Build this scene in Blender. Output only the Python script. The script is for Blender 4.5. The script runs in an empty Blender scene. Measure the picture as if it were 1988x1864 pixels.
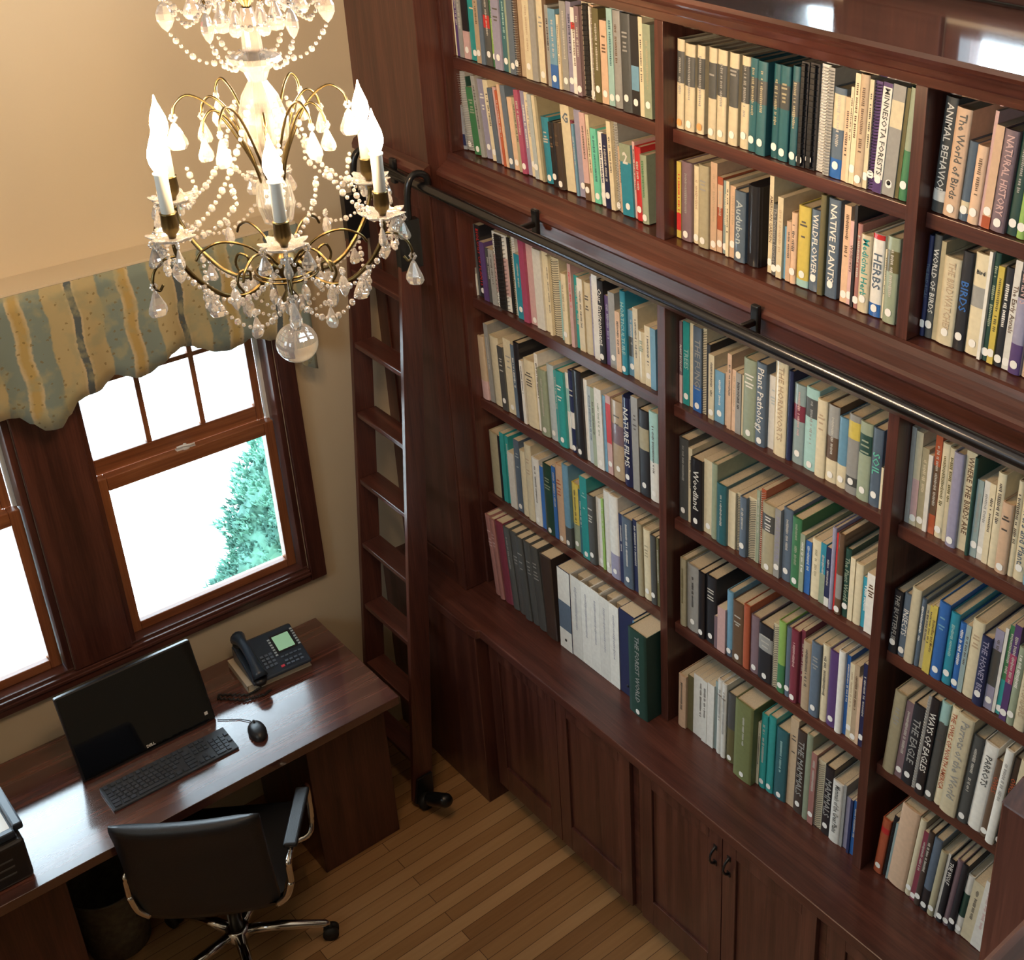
import bpy, bmesh, math, random
SKY=38.0; EXPO=-1.35; BULB=700.0; BULBW=24.0
from mathutils import Vector, Matrix
random.seed(7)
S=bpy.context.scene; COL=S.collection
# ---------------- camera, world, lights, exposure ----------------
cam=bpy.data.cameras.new('camera'); co=bpy.data.objects.new('camera',cam); COL.objects.link(co); S.camera=co
cam.sensor_fit='HORIZONTAL'; cam.sensor_width=36; cam.lens=44.961; cam.shift_x=-.21584; cam.shift_y=-.11686
cam.clip_start=.05; cam.clip_end=200
Rm=Matrix(((0.71760823,0.30264711,-0.62725047),(-0.69623529,0.33395365,-0.6353986),(0.01717103,0.89268118,0.45036149)))
m4=Rm.to_4x4(); m4.translation=Vector((-2.77921,-4.17858,4.08264)); co.matrix_world=m4
w=bpy.data.worlds.new('overcast_sky'); S.world=w; w.use_nodes=True
bg=w.node_tree.nodes['Background']; bg.inputs[0].default_value=(.73,.87,1.0,1); bg.inputs[1].default_value=SKY
S.view_settings.view_transform='Standard'; S.view_settings.look='None'; S.view_settings.gamma=1
S.view_settings.exposure=EXPO
def portal(name,loc,rot,sx,sy):
    l=bpy.data.lights.new(name,'AREA'); l.shape='RECTANGLE'; l.size=sx; l.size_y=sy; l.cycles.is_portal=True
    o=bpy.data.objects.new(name,l); COL.objects.link(o); o.location=loc; o.rotation_euler=rot
PI=math.pi
portal('window_portal',(-1.384,.13,1.6),(-PI/2,0,0),.72,1.3)
portal('window_portal',(-2.282,.13,1.6),(-PI/2,0,0),.72,1.3)
portal('window_portal',(.13,-1.22,4.15),(0,PI/2,0),1.3,1.15)
portal('window_portal',(.13,-2.72,4.15),(0,PI/2,0),1.3,1.18)
for yy in(-1.65,-3.35,-5.45): portal('window_portal',(-5.13,yy,3.55),(0,-PI/2,0),1.3,.92)  # portals for the added, unseen left-wall windows

# ---------------- materials ----------------
def new_mat(name):
    m=bpy.data.materials.new(name); m.use_nodes=True; nt=m.node_tree
    return m,nt,nt.nodes['Principled BSDF']
def N(nt,t,**k):
    n=nt.nodes.new(t)
    for a,b in k.items(): setattr(n,a,b)
    return n
def plain(name,c,rough=.6,metal=0,coat=0,bump=0,bscale=200,var=0,emit=0,sheen=0):
    m,nt,b=new_mat(name)
    b.inputs['Base Color'].default_value=(*c,1); b.inputs['Roughness'].default_value=rough; b.inputs['Metallic'].default_value=metal
    b.inputs['Coat Weight'].default_value=coat
    tc=N(nt,'ShaderNodeTexCoord')
    if var or bump:
        no=N(nt,'ShaderNodeTexNoise'); no.inputs['Scale'].default_value=bscale; no.inputs['Detail'].default_value=4
        nt.links.new(tc.outputs['Object'],no.inputs['Vector'])
    if var:
        mx=N(nt,'ShaderNodeMix',data_type='RGBA'); mx.inputs['A'].default_value=(*[x*(1-var) for x in c],1); mx.inputs['B'].default_value=(*[min(1,x*(1+var)) for x in c],1)
        nt.links.new(no.outputs['Fac'],mx.inputs['Factor']); nt.links.new(mx.outputs['Result'],b.inputs['Base Color'])
    if bump:
        bp=N(nt,'ShaderNodeBump'); bp.inputs['Strength'].default_value=bump; bp.inputs['Distance'].default_value=.002
        nt.links.new(no.outputs['Fac'],bp.inputs['Height']); nt.links.new(bp.outputs['Normal'],b.inputs['Normal'])
    if emit: b.inputs['Emission Color'].default_value=(*c,1); b.inputs['Emission Strength'].default_value=emit
    return m
def ramp(nt,stops):
    r=N(nt,'ShaderNodeValToRGB'); e=r.color_ramp.elements
    while len(e)<len(stops): e.new(.5)
    for i,(p,c) in enumerate(stops): e[i].position=p; e[i].color=(*c,1)
    return r
def wood(name,axis,dark,mid,light,rough=.3,coat=.3,scale=1.0,spec=.5,crough=.22):
    m,nt,b=new_mat(name); tc=N(nt,'ShaderNodeTexCoord'); mp=N(nt,'ShaderNodeMapping')
    sc=[38*scale]*3; sc[axis]=1.6*scale; mp.inputs['Scale'].default_value=sc
    nt.links.new(tc.outputs['Object'],mp.inputs['Vector'])
    n1=N(nt,'ShaderNodeTexNoise'); n1.inputs['Scale'].default_value=.55; n1.inputs['Detail'].default_value=6; n1.inputs['Distortion'].default_value=.9
    n2=N(nt,'ShaderNodeTexNoise'); n2.inputs['Scale'].default_value=5; n2.inputs['Detail'].default_value=3
    nt.links.new(mp.outputs[0],n1.inputs['Vector']); nt.links.new(mp.outputs[0],n2.inputs['Vector'])
    mx=N(nt,'ShaderNodeMix',data_type='FLOAT'); mx.inputs['Factor'].default_value=.35
    nt.links.new(n1.outputs['Fac'],mx.inputs['A']); nt.links.new(n2.outputs['Fac'],mx.inputs['B'])
    r=ramp(nt,[(.34,dark),(.5,mid),(.66,light)]); nt.links.new(mx.outputs[0],r.inputs[0]); nt.links.new(r.outputs[0],b.inputs['Base Color'])
    b.inputs['Roughness'].default_value=rough; b.inputs['Coat Weight'].default_value=coat; b.inputs['Coat Roughness'].default_value=crough
    bp=N(nt,'ShaderNodeBump'); bp.inputs['Strength'].default_value=.12; bp.inputs['Distance'].default_value=.001
    nt.links.new(mx.outputs[0],bp.inputs['Height']); nt.links.new(bp.outputs[0],b.inputs['Normal'])
    return m
WD=((.040,.0125,.0095),(.074,.0235,.0165),(.120,.040,.026))
woodX=wood('mahogany_grain_x',0,*WD); woodY=wood('mahogany_grain_y',1,*WD); woodZ=wood('mahogany_grain_z',2,*WD)
woodYl=wood('mahogany_ledge',1,*WD,rough=.15,coat=1.0,crough=.07)
deskW=wood('mahogany_desk_top',0,(.055,.02,.016),(.095,.034,.026),(.17,.065,.046),rough=.24,coat=1.0,crough=.12)
for _m in(deskW,woodYl): _m.node_tree.nodes['Principled BSDF'].inputs['Coat IOR'].default_value=1.9
sash=wood('oak_sash',2,(.16,.05,.018),(.25,.085,.032),(.34,.13,.05),rough=.35)
sashX=wood('oak_sash_x',0,(.16,.05,.018),(.25,.085,.032),(.34,.13,.05),rough=.35)
wallm=plain('cream_wall_paint',(.60,.50,.345),.85,bump=.15,bscale=90)
ceilm=plain('ceiling_paint',(.75,.72,.64),.9,bump=.1,bscale=60)
white_pl=plain('white_plastic',(.78,.78,.76),.4)
def oak_floor():
    m,nt,b=new_mat('oak_strip_floor'); tc=N(nt,'ShaderNodeTexCoord')
    br=N(nt,'ShaderNodeTexBrick'); br.offset=.37; br.offset_frequency=2; br.squash=1
    br.inputs['Scale'].default_value=1; br.inputs['Brick Width'].default_value=1.15; br.inputs['Row Height'].default_value=.057
    br.inputs['Mortar Size'].default_value=.0012; br.inputs['Mortar'].default_value=(.05,.025,.01,1)
    br.inputs['Color1'].default_value=(0,0,0,1); br.inputs['Color2'].default_value=(1,1,1,1); br.inputs['Bias'].default_value=0
    nt.links.new(tc.outputs['Object'],br.inputs['Vector'])
    mp=N(nt,'ShaderNodeMapping'); mp.inputs['Scale'].default_value=(2.2,60,1); nt.links.new(tc.outputs['Object'],mp.inputs['Vector'])
    no=N(nt,'ShaderNodeTexNoise'); no.inputs['Scale'].default_value=1; no.inputs['Detail'].default_value=5; nt.links.new(mp.outputs[0],no.inputs['Vector'])
    mx=N(nt,'ShaderNodeMix',data_type='RGBA'); mx.inputs['Factor'].default_value=.38
    nt.links.new(br.outputs['Color'],mx.inputs['A']); nt.links.new(no.outputs['Fac'],mx.inputs['B'])
    r=ramp(nt,[(.08,(.24,.115,.042)),(.45,(.37,.20,.082)),(.85,(.50,.30,.14))]); nt.links.new(mx.outputs['Result'],r.inputs[0])
    mm=N(nt,'ShaderNodeMix',data_type='RGBA'); nt.links.new(br.outputs['Fac'],mm.inputs['Factor']); nt.links.new(r.outputs[0],mm.inputs['A']); mm.inputs['B'].default_value=(.07,.03,.012,1)
    nt.links.new(mm.outputs['Result'],b.inputs['Base Color'])
    b.inputs['Roughness'].default_value=.33; b.inputs['Coat Weight'].default_value=.25; b.inputs['Coat Roughness'].default_value=.25
    return m
floorm=oak_floor()
def glass_pane():
    m=bpy.data.materials.new('window_glass'); m.use_nodes=True; nt=m.node_tree; nt.nodes.clear()
    o=N(nt,'ShaderNodeOutputMaterial'); t=N(nt,'ShaderNodeBsdfTransparent'); g=N(nt,'ShaderNodeBsdfGlossy'); g.inputs['Roughness'].default_value=.02
    t.inputs[0].default_value=(.95,.97,.96,1)
    f=N(nt,'ShaderNodeFresnel'); f.inputs['IOR'].default_value=1.45; mx=N(nt,'ShaderNodeMixShader')
    nt.links.new(f.outputs[0],mx.inputs[0]); nt.links.new(t.outputs[0],mx.inputs[1]); nt.links.new(g.outputs[0],mx.inputs[2]); nt.links.new(mx.outputs[0],o.inputs[0])
    return m
panem=glass_pane()
crystal,_nt,_b=new_mat('crystal'); _b.inputs['Transmission Weight'].default_value=.84; _b.inputs['Roughness'].default_value=.02; _b.inputs['IOR'].default_value=1.58; _b.inputs['Base Color'].default_value=(1,.99,.96,1)
brass=plain('aged_brass',(.13,.095,.04),.32,metal=1,var=.3,bscale=60)
chrome=plain('chrome',(.75,.75,.74),.12,metal=1)
blackmetal=plain('black_metal',(.012,.013,.015),.3,metal=.3,coat=.3)
railm=plain('black_rail_metal',(.075,.08,.095),.22,metal=.95)
blackpl=plain('black_plastic',(.012,.012,.014),.38)
phonepl=plain('phone_plastic',(.022,.035,.055),.3)
screenm=plain('black_glass',(.004,.004,.005),.06,coat=1)
leather=plain('black_leather',(.012,.013,.016),.42,bump=.35,bscale=420)
rubber=plain('black_rubber',(.01,.01,.01),.6)
keym=plain('key_plastic',(.035,.045,.06),.42)
candlem=plain('candle_sleeve',(.80,.78,.70),.45)
lcdm=plain('phone_display',(.38,.72,.48),.3,emit=.5)
paperm=plain('paper',(.80,.79,.75),.7)
pagem=plain('book_pages',(.60,.51,.36),.85,var=.25,bscale=300)
bulbm=plain('lit_bulb',(1,.74,.38),.3,emit=BULB)
stickm=plain('white_sticker',(.82,.81,.76),.6)
ostickm=plain('orange_sticker',(.85,.36,.12),.6)
coilm=plain('metal_coil',(.62,.60,.55),.3,metal=.7)
bcoilm=plain('black_coil',(.015,.015,.016),.4)
pcoilm=plain('white_comb',(.7,.68,.6),.45)
def colattr(name,rough,coat=0,var=.16):
    m,nt,b=new_mat(name); a=N(nt,'ShaderNodeAttribute',attribute_name='Col')
    tc=N(nt,'ShaderNodeTexCoord'); no=N(nt,'ShaderNodeTexNoise'); no.inputs['Scale'].default_value=60; no.inputs['Detail'].default_value=3
    nt.links.new(tc.outputs['Object'],no.inputs['Vector'])
    mr=N(nt,'ShaderNodeMapRange'); mr.inputs['To Min'].default_value=1-var; mr.inputs['To Max'].default_value=1+var; nt.links.new(no.outputs['Fac'],mr.inputs[0])
    vm=N(nt,'ShaderNodeVectorMath',operation='SCALE'); nt.links.new(a.outputs['Color'],vm.inputs[0]); nt.links.new(mr.outputs[0],vm.inputs['Scale'])
    nt.links.new(vm.outputs[0],b.inputs['Base Color']); b.inputs['Roughness'].default_value=rough; b.inputs['Coat Weight'].default_value=coat
    return m
coverm=colattr('book_cloth',.5); glossm=colattr('book_jacket',.28,.4)

# ---------------- mesh helpers ----------------
class MB:
    def __init__(s): s.v=[]; s.f=[]; s.c=[]; s.smooth=[]; s.cur=(1,1,1); s.sm=False
    def face(s,idx): s.f.append(tuple(idx)); s.c.append(s.cur); s.smooth.append(s.sm)
    def vert(s,p): s.v.append(tuple(p)); return len(s.v)-1
    def poly(s,pts): s.face([s.vert(p) for p in pts])
    def box(s,x0,x1,y0,y1,z0,z1,M=None):
        P=[(x0,y0,z0),(x1,y0,z0),(x1,y1,z0),(x0,y1,z0),(x0,y0,z1),(x1,y0,z1),(x1,y1,z1),(x0,y1,z1)]
        if M is not None: P=[tuple(M@Vector(p)) for p in P]
        i=[s.vert(p) for p in P]
        for q in((0,3,2,1),(4,5,6,7),(0,1,5,4),(1,2,6,5),(2,3,7,6),(3,0,4,7)): s.face([i[k] for k in q])
        return s
    def prism(s,prof,axis,a,b,caps=True):
        # prof: list of 2D points in the other two axes (cyclic order), extruded along axis
        def P(u,v,t): return {0:(t,u,v),1:(u,t,v),2:(u,v,t)}[axis]
        A=[s.vert(P(u,v,a)) for u,v in prof]; B=[s.vert(P(u,v,b)) for u,v in prof]; n=len(prof)
        for i in range(n): s.face((A[i],A[(i+1)%n],B[(i+1)%n],B[i]))
        if caps: s.face(A[::-1]); s.face(B)
        return s
    def lathe(s,prof,c=(0,0,0),n=24,M=None,axis=None):
        rings=[]
        for r,z in prof:
            ring=[]
            for k in range(n):
                t=2*PI*k/n; p=Vector((r*math.cos(t),r*math.sin(t),z))
                if M is not None: p=M@p
                ring.append(s.vert((p.x+c[0],p.y+c[1],p.z+c[2])))
            rings.append(ring)
        for a,b in zip(rings,rings[1:]):
            for k in range(n): s.face((a[k],a[(k+1)%n],b[(k+1)%n],b[k]))
        s.face(rings[0][::-1]); s.face(rings[-1])
        return s
    def curve(s,pts,r,n=8,sub=5):
        P=[Vector(p) for p in pts]; P=[P[0]*2-P[1]]+P+[P[-1]*2-P[-2]]; R=r if isinstance(r,(list,tuple)) else [r]*len(pts); o=[]; ro=[]
        for i in range(1,len(P)-2):
            for k in range(sub):
                t=k/sub; a,b,c,d=P[i-1:i+3]
                o.append(.5*((2*b)+(c-a)*t+(2*a-5*b+4*c-d)*t*t+(3*b-a-3*c+d)*t**3)); ro.append(R[i-1]+(R[i]-R[i-1])*t)
        o.append(P[-2]); ro.append(R[-1]); return s.tube(o,ro,n)
    def tube(s,pts,r,n=8,closed=False):
        pts=[Vector(p) for p in pts]; rings=[]; up=Vector((.13,.21,.97)).normalized(); m=len(pts)
        for i,p in enumerate(pts):
            if closed: t=(pts[(i+1)%m]-pts[i-1])
            else: t=pts[min(i+1,m-1)]-pts[max(i-1,0)]
            t.normalize(); a=t.cross(up)
            if a.length<.05: a=t.cross(Vector((1,0,0)))
            a.normalize(); b=t.cross(a)
            rr=r[i] if isinstance(r,(list,tuple)) else r
            rings.append([s.vert(p+a*(rr*math.cos(2*PI*k/n))+b*(rr*math.sin(2*PI*k/n))) for k in range(n)])
        prs=list(zip(rings,rings[1:]))
        if closed: prs.append((rings[-1],rings[0]))
        for A,B in prs:
            for k in range(n): s.face((A[k],A[(k+1)%n],B[(k+1)%n],B[k]))
        if not closed: s.face(rings[0][::-1]); s.face(rings[-1])
        return s
    def sphere(s,c,r,n=16,m=10,sc=(1,1,1)):
        prof=[(r*math.sin(PI*j/m)*1.0+1e-5,-r*math.cos(PI*j/m)*sc[2]) for j in range(m+1)]
        return s.lathe([(a*sc[0],b) for a,b in prof],c,n)
    def build(s,name,mat,parent=None,bevel=0,seg=2,loc=None,col=False,recalc=True):
        off=Vector((0,0,0))
        if parent is not None and not parent.get('_local'): off=Vector(parent['_w'])
        if loc is not None: off=Vector(loc)
        me=bpy.data.meshes.new(name); me.from_pydata([(x-off.x,y-off.y,z-off.z) for x,y,z in s.v],[],s.f)
        if recalc:
            b=bmesh.new(); b.from_mesh(me); bmesh.ops.recalc_face_normals(b,faces=b.faces)
            b.to_mesh(me); b.free()
        me.polygons.foreach_set('use_smooth',s.smooth)
        if col:
            at=me.color_attributes.new('Col','FLOAT_COLOR','CORNER'); arr=[]
            for c,f in zip(s.c,me.polygons): arr+= [c[0],c[1],c[2],1.0]*f.loop_total
            at.data.foreach_set('color',arr)
        if isinstance(mat,(list,tuple)):
            for q in mat: me.materials.append(q)
        else: me.materials.append(mat)
        o=bpy.data.objects.new(name,me); COL.objects.link(o)
        if parent is not None: o.parent=parent; o['_w']=tuple(off) if not parent.get('_local') else (0,0,0)
        elif loc is not None: o.location=loc; o['_w']=tuple(loc)
        else: o['_w']=(0,0,0)
        if parent is not None and parent.get('_local'): o['_local']=1
        if bevel:
            bv=o.modifiers.new('bevel','BEVEL'); bv.width=bevel; bv.segments=seg; bv.limit_method='ANGLE'; bv.angle_limit=.6
        return o
def thing(name,label,cat,loc=(0,0,0),rot=None,group=None,local=False):
    o=bpy.data.objects.new(name,None); COL.objects.link(o); o.location=loc; o.empty_display_size=.05
    if rot: o.rotation_euler=rot
    o['label']=label; o['category']=cat; o['_w']=tuple(loc)
    if local or rot: o['_local']=1
    if group: o['group']=group
    return o
def tag(o,label,cat,group=None):
    o['label']=label; o['category']=cat
    if group: o['group']=group
    return o
def struct(o): o['kind']='structure'; return o
def box(*a): return MB().box(*a)
# ---------------- room shell ----------------
XL=-5.0; YF=-7.2; H=5.4
struct(box(XL-.12,.12,YF-.12,.12,-.12,0).build('floor',floorm))
struct(box(XL-.12,.12,YF-.12,.12,H,H+.12).build('ceiling',ceilm))
def wall_with_holes(name,axis,c0,c1,a0,a1,z0,z1,holes,mat):
    # holes: (b0,b1,h0,h1) along the wall
    m=MB(); hs=sorted(holes); cur=a0
    def bx(u0,u1,v0,v1):
        if u1-u0<1e-5 or v1-v0<1e-5: return
        if axis=='y': m.box(u0,u1,c0,c1,v0,v1)
        else: m.box(c0,c1,u0,u1,v0,v1)
    for b0,b1,h0,h1 in hs:
        bx(cur,b0,z0,z1); bx(b0,b1,z0,h0); bx(b0,b1,h1,z1); cur=b1
    bx(cur,a1,z0,z1)
    return struct(m.build(name,mat))
WZ0,WZ1=1.0,2.28
wall_with_holes('wall_back','y',0,.12,XL,.12,0,H,[(-1.735,-1.033,WZ0,WZ1),(-2.635,-1.933,WZ0,WZ1)],wallm)
wall_with_holes('wall_right','x',0,.12,YF,0,0,H,[(-1.79,-.65,3.53,4.8),(-3.3,-2.135,3.53,4.8)],wallm)
wall_with_holes('wall_left','x',XL-.12,XL,YF,0,0,H,[(-2.1,-1.2,2.9,4.2),(-3.8,-2.9,2.9,4.2),(-5.9,-5.0,2.9,4.2)],wallm)  # openings out of view, added to let daylight onto the shelves
struct(box(XL,0,YF-.12,YF,0,H).build('wall_front',wallm))
# loft the picture is taken from, with its rail
lf=thing('loft_floor','wooden loft floor slab behind the newel post, above the reading room','loft',(-2.5,-5.4,2.3))
box(XL+.002,-.52,YF+.002,-3.64,2.3,2.45).build('slab',woodX,lf)
npst=thing('newel_post','square dark wooden newel post with chamfered top at lower right edge','post',(-1.75,-3.685,2.45))
m=MB(); m.box(-1.80,-1.70,-3.735,-3.635,2.45,2.985); m.build('shaft',woodZ,npst,bevel=.003)
m=MB(); m.lathe([(.0707,2.985),(.052,3.023),(.0001,3.035)],(-1.75,-3.685,0),4,M=Matrix.Rotation(PI/4,3,'Z')); m.build('cap',woodZ,npst)
hr=thing('handrail','blurred dark wooden handrail crossing the lower right corner','rail',(-2.2,-3.9,2.45))
box(-3.3,-.9,-3.93,-3.865,3.25,3.3).build('rail_cap',woodX,hr,bevel=.012,seg=3)
for px_ in(-3.2,-1.0): box(px_-.04,px_+.04,-3.93,-3.865,2.45,3.25).build('rail_post',woodZ,hr)

# windows of the desk wall
def sash_window(name,x0,x1,latch=True):
    w_=struct(bpy.data.objects.new(name,None)); COL.objects.link(w_); w_.location=((x0+x1)/2,.06,WZ0); w_['_w']=tuple(w_.location)
    z0,z1=WZ0,WZ1
    # jamb liner
    m=MB(); 
    for a,b in((x0,x0+.022),(x1-.022,x1)): m.box(a,b,0,.12,z0,z1)
    m.box(x0+.022,x1-.022,0,.12,z1-.022,z1); m.build('window_jamb',woodZ,w_,bevel=.002)
    m=MB()
    for a,b in((x0+.022,x0+.034),(x1-.034,x1-.022)): m.box(a,b,.075,.095,1.66,z1-.022)
    m.build('track',white_pl,w_)
    # stool
    box(x0+.001,x1-.001,-.004,.055,z0-.004,z0+.004).build('window_stool',woodX,w_,bevel=.002)
    ins0,ins1=x0+.024,x1-.024
    # lower sash (inner)
    m=MB(); gx0,gx1=x0+.062,x1-.06
    m.box(ins0,gx0,.045,.085,z0+.004,1.665); m.box(gx1,ins1,.045,.085,z0+.004,1.665)
    ls=m.build('lower_sash',sash,w_,bevel=.003)
    m=MB(); m.box(gx0,gx1,.045,.085,z0+.004,1.04); m.box(gx0,gx1,.045,.085,1.612,1.665); m.build('sash_rail',sashX,ls,bevel=.003)
    box(gx0-.003,gx1+.003,.066,.071,1.037,1.615).build('pane',panem,ls)
    # upper sash (outer)
    m=MB(); hx0,hx1=x0+.046,x1-.085+.02
    m.box(ins0+.012,hx0,.088,.118,1.66,z1-.022); m.box(hx1,ins1-.012,.088,.118,1.66,z1-.022)
    us=m.build('upper_sash',sash,w_,bevel=.003)
    m=MB(); m.box(hx0,hx1,.088,.118,1.66,1.722); m.box(hx0,hx1,.088,.118,z1-.06,z1-.022); m.build('sash_rail',sashX,us,bevel=.003)
    box(hx0-.003,hx1+.003,.1,.105,1.72,z1-.058).build('pane',panem,us)
    m=MB(); dx=(hx1-hx0)/3
    for k in(1,2): m.box(hx0+dx*k-.009,hx0+dx*k+.009,.092,.114,1.722,z1-.06)
    m.box(hx0,hx1,.0925,.1135,1.996,2.014); m.build('muntin',sash,us,bevel=.002)
    # latch on meeting rail
    m=MB(); cx=(x0+x1)/2
    m.lathe([(.001,1.665),(.016,1.665),(.016,1.669),(.006,1.672),(.006,1.682),(.001,1.683)],(cx,.066,0),14)
    m.tube([(cx-.03,.066,1.676),(cx-.01,.058,1.681),(cx+.012,.052,1.679),(cx+.03,.058,1.675)],.0045,6)
    m.box(cx-.034,cx+.034,.058,.076,1.665,1.668); m.build('sash_latch',white_pl,w_)
    return w_
sash_window('window_1',-1.735,-1.033); sash_window('window_2',-2.635,-1.933)
# plain glazed windows high in the right wall; left-wall ones added unseen for light
def fixed_window(name,axis_x,a0,a1,z0,z1,s):
    w_=struct(bpy.data.objects.new(name,None)); COL.objects.link(w_); w_.location=(axis_x,(a0+a1)/2,z0); w_['_w']=tuple(w_.location)
    m=MB(); X0,X1=sorted((axis_x,axis_x+s*.1))
    m.box(X0,X1,a0,a0+.05,z0,z1); m.box(X0,X1,a1-.05,a1,z0,z1); m.box(X0,X1,a0+.05,a1-.05,z0,z0+.03); m.box(X0,X1,a0+.05,a1-.05,z1-.05,z1)
    m.build('window_frame',woodZ,w_)
    box(X0+.045,X0+.05,a0+.045,a1-.045,z0+.026,z1-.045).build('pane',panem,w_)
fixed_window('window_3',0,-1.79,-.65,3.53,4.8,1); fixed_window('window_4',0,-3.3,-2.135,3.53,4.8,1)
for i,(a,b) in enumerate(((-2.1,-1.2),(-3.8,-2.9),(-5.9,-5.0))): fixed_window("window_%d"%(5+i),XL,a,b,2.9,4.2,-1)  # added left-wall windows, never in view, daylight source for the bookcase
# casings (trim) round the pair of desk windows
struct(box(-1.033,-.967,-.022,-.0005,.94,2.36).build('trim_1',woodZ,bevel=.003))
struct(box(-2.701,-2.635,-.022,-.0005,.94,2.36).build('trim_2',woodZ,bevel=.003))
struct(box(-1.933,-1.735,-.022,-.0005,1.0,2.29).build('trim_3',woodZ,bevel=.003))
m=MB(); m.box(-2.634,-1.034,-.022,-.0005,.94,.995); m.box(-2.634,-1.034,-.03,-.022,.972,.985); struct(m.build('trim_4',woodX,bevel=.003))
struct(box(-2.634,-1.034,-.022,-.0005,2.291,2.36).build('trim_5',woodX,bevel=.003))
struct(box(-.02,-.0006,-2.134,-1.791,3.512,4.9).build('trim_7',woodZ,bevel=.003))
struct(box(-.02,-.0006,-.649,-.55,3.512,4.9).build('trim_8',woodZ,bevel=.003))
struct(box(-.02,-.0006,-3.42,-3.301,3.512,4.9).build('trim_9',woodZ,bevel=.003))
struct(box(-.03,-.0005,-4.5,-.02,3.455,3.51).build('trim_6',woodY,bevel=.003))
struct(box(XL+.02,-2.75,-.018,-.0005,0,.13).build('baseboard_back',woodX,bevel=.003))

# ---------------- valance ----------------
def valance_mat():
    m,nt,b=new_mat('floral_stripe_fabric'); tc=N(nt,'ShaderNodeTexCoord'); sp=N(nt,'ShaderNodeSeparateXYZ'); nt.links.new(tc.outputs['Object'],sp.inputs[0])
    def M_(op,a,b_=None,c=None):
        n=N(nt,'ShaderNodeMath',operation=op)
        for i,v in enumerate((a,b_,c)):
            if v is None: continue
            if isinstance(v,(int,float)): n.inputs[i].default_value=v
            else: nt.links.new(v,n.inputs[i])
        return n.outputs[0]
    wv=M_('MULTIPLY',M_('SINE',M_('MULTIPLY',sp.outputs['Z'],34.)),.004)
    x=M_('ADD',M_('ADD',sp.outputs['X'],wv),1.70+.163)  # object origin at world 0
    u=M_('FRACT',M_('DIVIDE',M_('ADD',x,32.6),.326))     # navy line at u=.5
    d=M_('ABSOLUTE',M_('SUBTRACT',u,.5))                 # 0 navy .. .5 cream line
    n1=N(nt,'ShaderNodeTexNoise'); n1.inputs['Scale'].default_value=75; n1.inputs['Detail'].default_value=4; nt.links.new(tc.outputs['Object'],n1.inputs['Vector'])
    dd=M_('ADD',d,M_('MULTIPLY',M_('SUBTRACT',n1.outputs['Fac'],.5),.035))
    ye=(.40,.325,.165); bl=(.175,.22,.19); cr=(.50,.40,.24); go=(.40,.28,.09); nv=(.075,.095,.10)
    r=ramp(nt,[(0,nv),(.028,nv),(.036,cr),(.06,ye),(.245,ye),(.26,bl),(.425,bl),(.44,cr),(.475,go),(.5,go)]); nt.links.new(dd,r.inputs[0])
    n2=N(nt,'ShaderNodeTexNoise'); n2.inputs['Scale'].default_value=17; n2.inputs['Detail'].default_value=5; nt.links.new(tc.outputs['Object'],n2.inputs['Vector'])
    r2=ramp(nt,[(.5,(0,0,0)),(.64,(1,1,1))]); nt.links.new(n2.outputs['Fac'],r2.inputs[0])
    mx=N(nt,'ShaderNodeMix',data_type='RGBA'); mx.inputs['B'].default_value=(.30,.29,.17,1); nt.links.new(M_('MULTIPLY',r2.outputs[0],.75),mx.inputs['Factor']); nt.links.new(r.outputs[0],mx.inputs['A'])
    vo=N(nt,'ShaderNodeTexVoronoi'); vo.inputs['Scale'].default_value=38; vo.inputs['Randomness'].default_value=1; nt.links.new(tc.outputs['Object'],vo.inputs['Vector'])
    n3=N(nt,'ShaderNodeTexNoise'); n3.inputs['Scale'].default_value=130; nt.links.new(tc.outputs['Object'],n3.inputs['Vector'])
    lf_=M_('LESS_THAN',M_('ADD',vo.outputs['Distance'],M_('MULTIPLY',n3.outputs['Fac'],.55)),.43)
    mx2=N(nt,'ShaderNodeMix',data_type='RGBA'); mx2.inputs['B'].default_value=(.17,.12,.035,1); nt.links.new(M_('MULTIPLY',lf_,.7),mx2.inputs['Factor']); nt.links.new(mx.outputs['Result'],mx2.inputs['A'])
    nt.links.new(mx2.outputs['Result'],b.inputs['Base Color']); b.inputs['Roughness'].default_value=.9; b.inputs['Sheen Weight'].default_value=.2
    return m
half=[(0,2.005),(.02,2.006),(.055,2.04),(.09,2.078),(.12,2.088),(.16,2.088),(.195,2.106),(.22,2.121),(.25,2.106),(.285,2.091),(.32,2.096),(.37,2.119),(.405,2.146),(.435,2.156),(.475,2.143),(.5,2.124),(.555,2.096),(.6,2.087),(.64,2.1),(.67,2.118),(.705,2.1),(.75,2.075),(.79,2.07),(.83,2.0),(.865,1.93),(.905,1.912)]
def wave(dx):
    dx=abs(dx)
    for (a,za),(b,zb) in zip(half,half[1:]):
        if dx<=b: t=(dx-a)/(b-a); t=t*t*(3-2*t); return za+(zb-za)*t
    return half[-1][1]
XC=-1.838; m=MB(); m.sm=True; nx=150; rows=[]
for side in(0,1):
    g=[]
    for i in range(nx+1):
        dx=-.905+1.81*i/nx; zb=wave(dx); cl=[]
        for j in range(9):
            z=2.478+(zb-2.478)*j/8; yy=-.14-.010*math.sin(dx*21)*(j/8)-.005*math.sin(dx*47+1)*(j/8)+side*.004
            cl.append(m.vert((XC+dx,yy,z)))
        g.append(cl)
    rows.append(g)
for s_,g in enumerate(rows):
    for i in range(nx):
        for j in range(8): m.face((g[i][j],g[i+1][j],g[i+1][j+1],g[i][j+1]))
A,B=rows
for i in range(nx): m.face((A[i][8],A[i+1][8],B[i+1][8],B[i][8])); m.face((A[i][0],A[i+1][0],B[i+1][0],B[i][0]))
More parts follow.
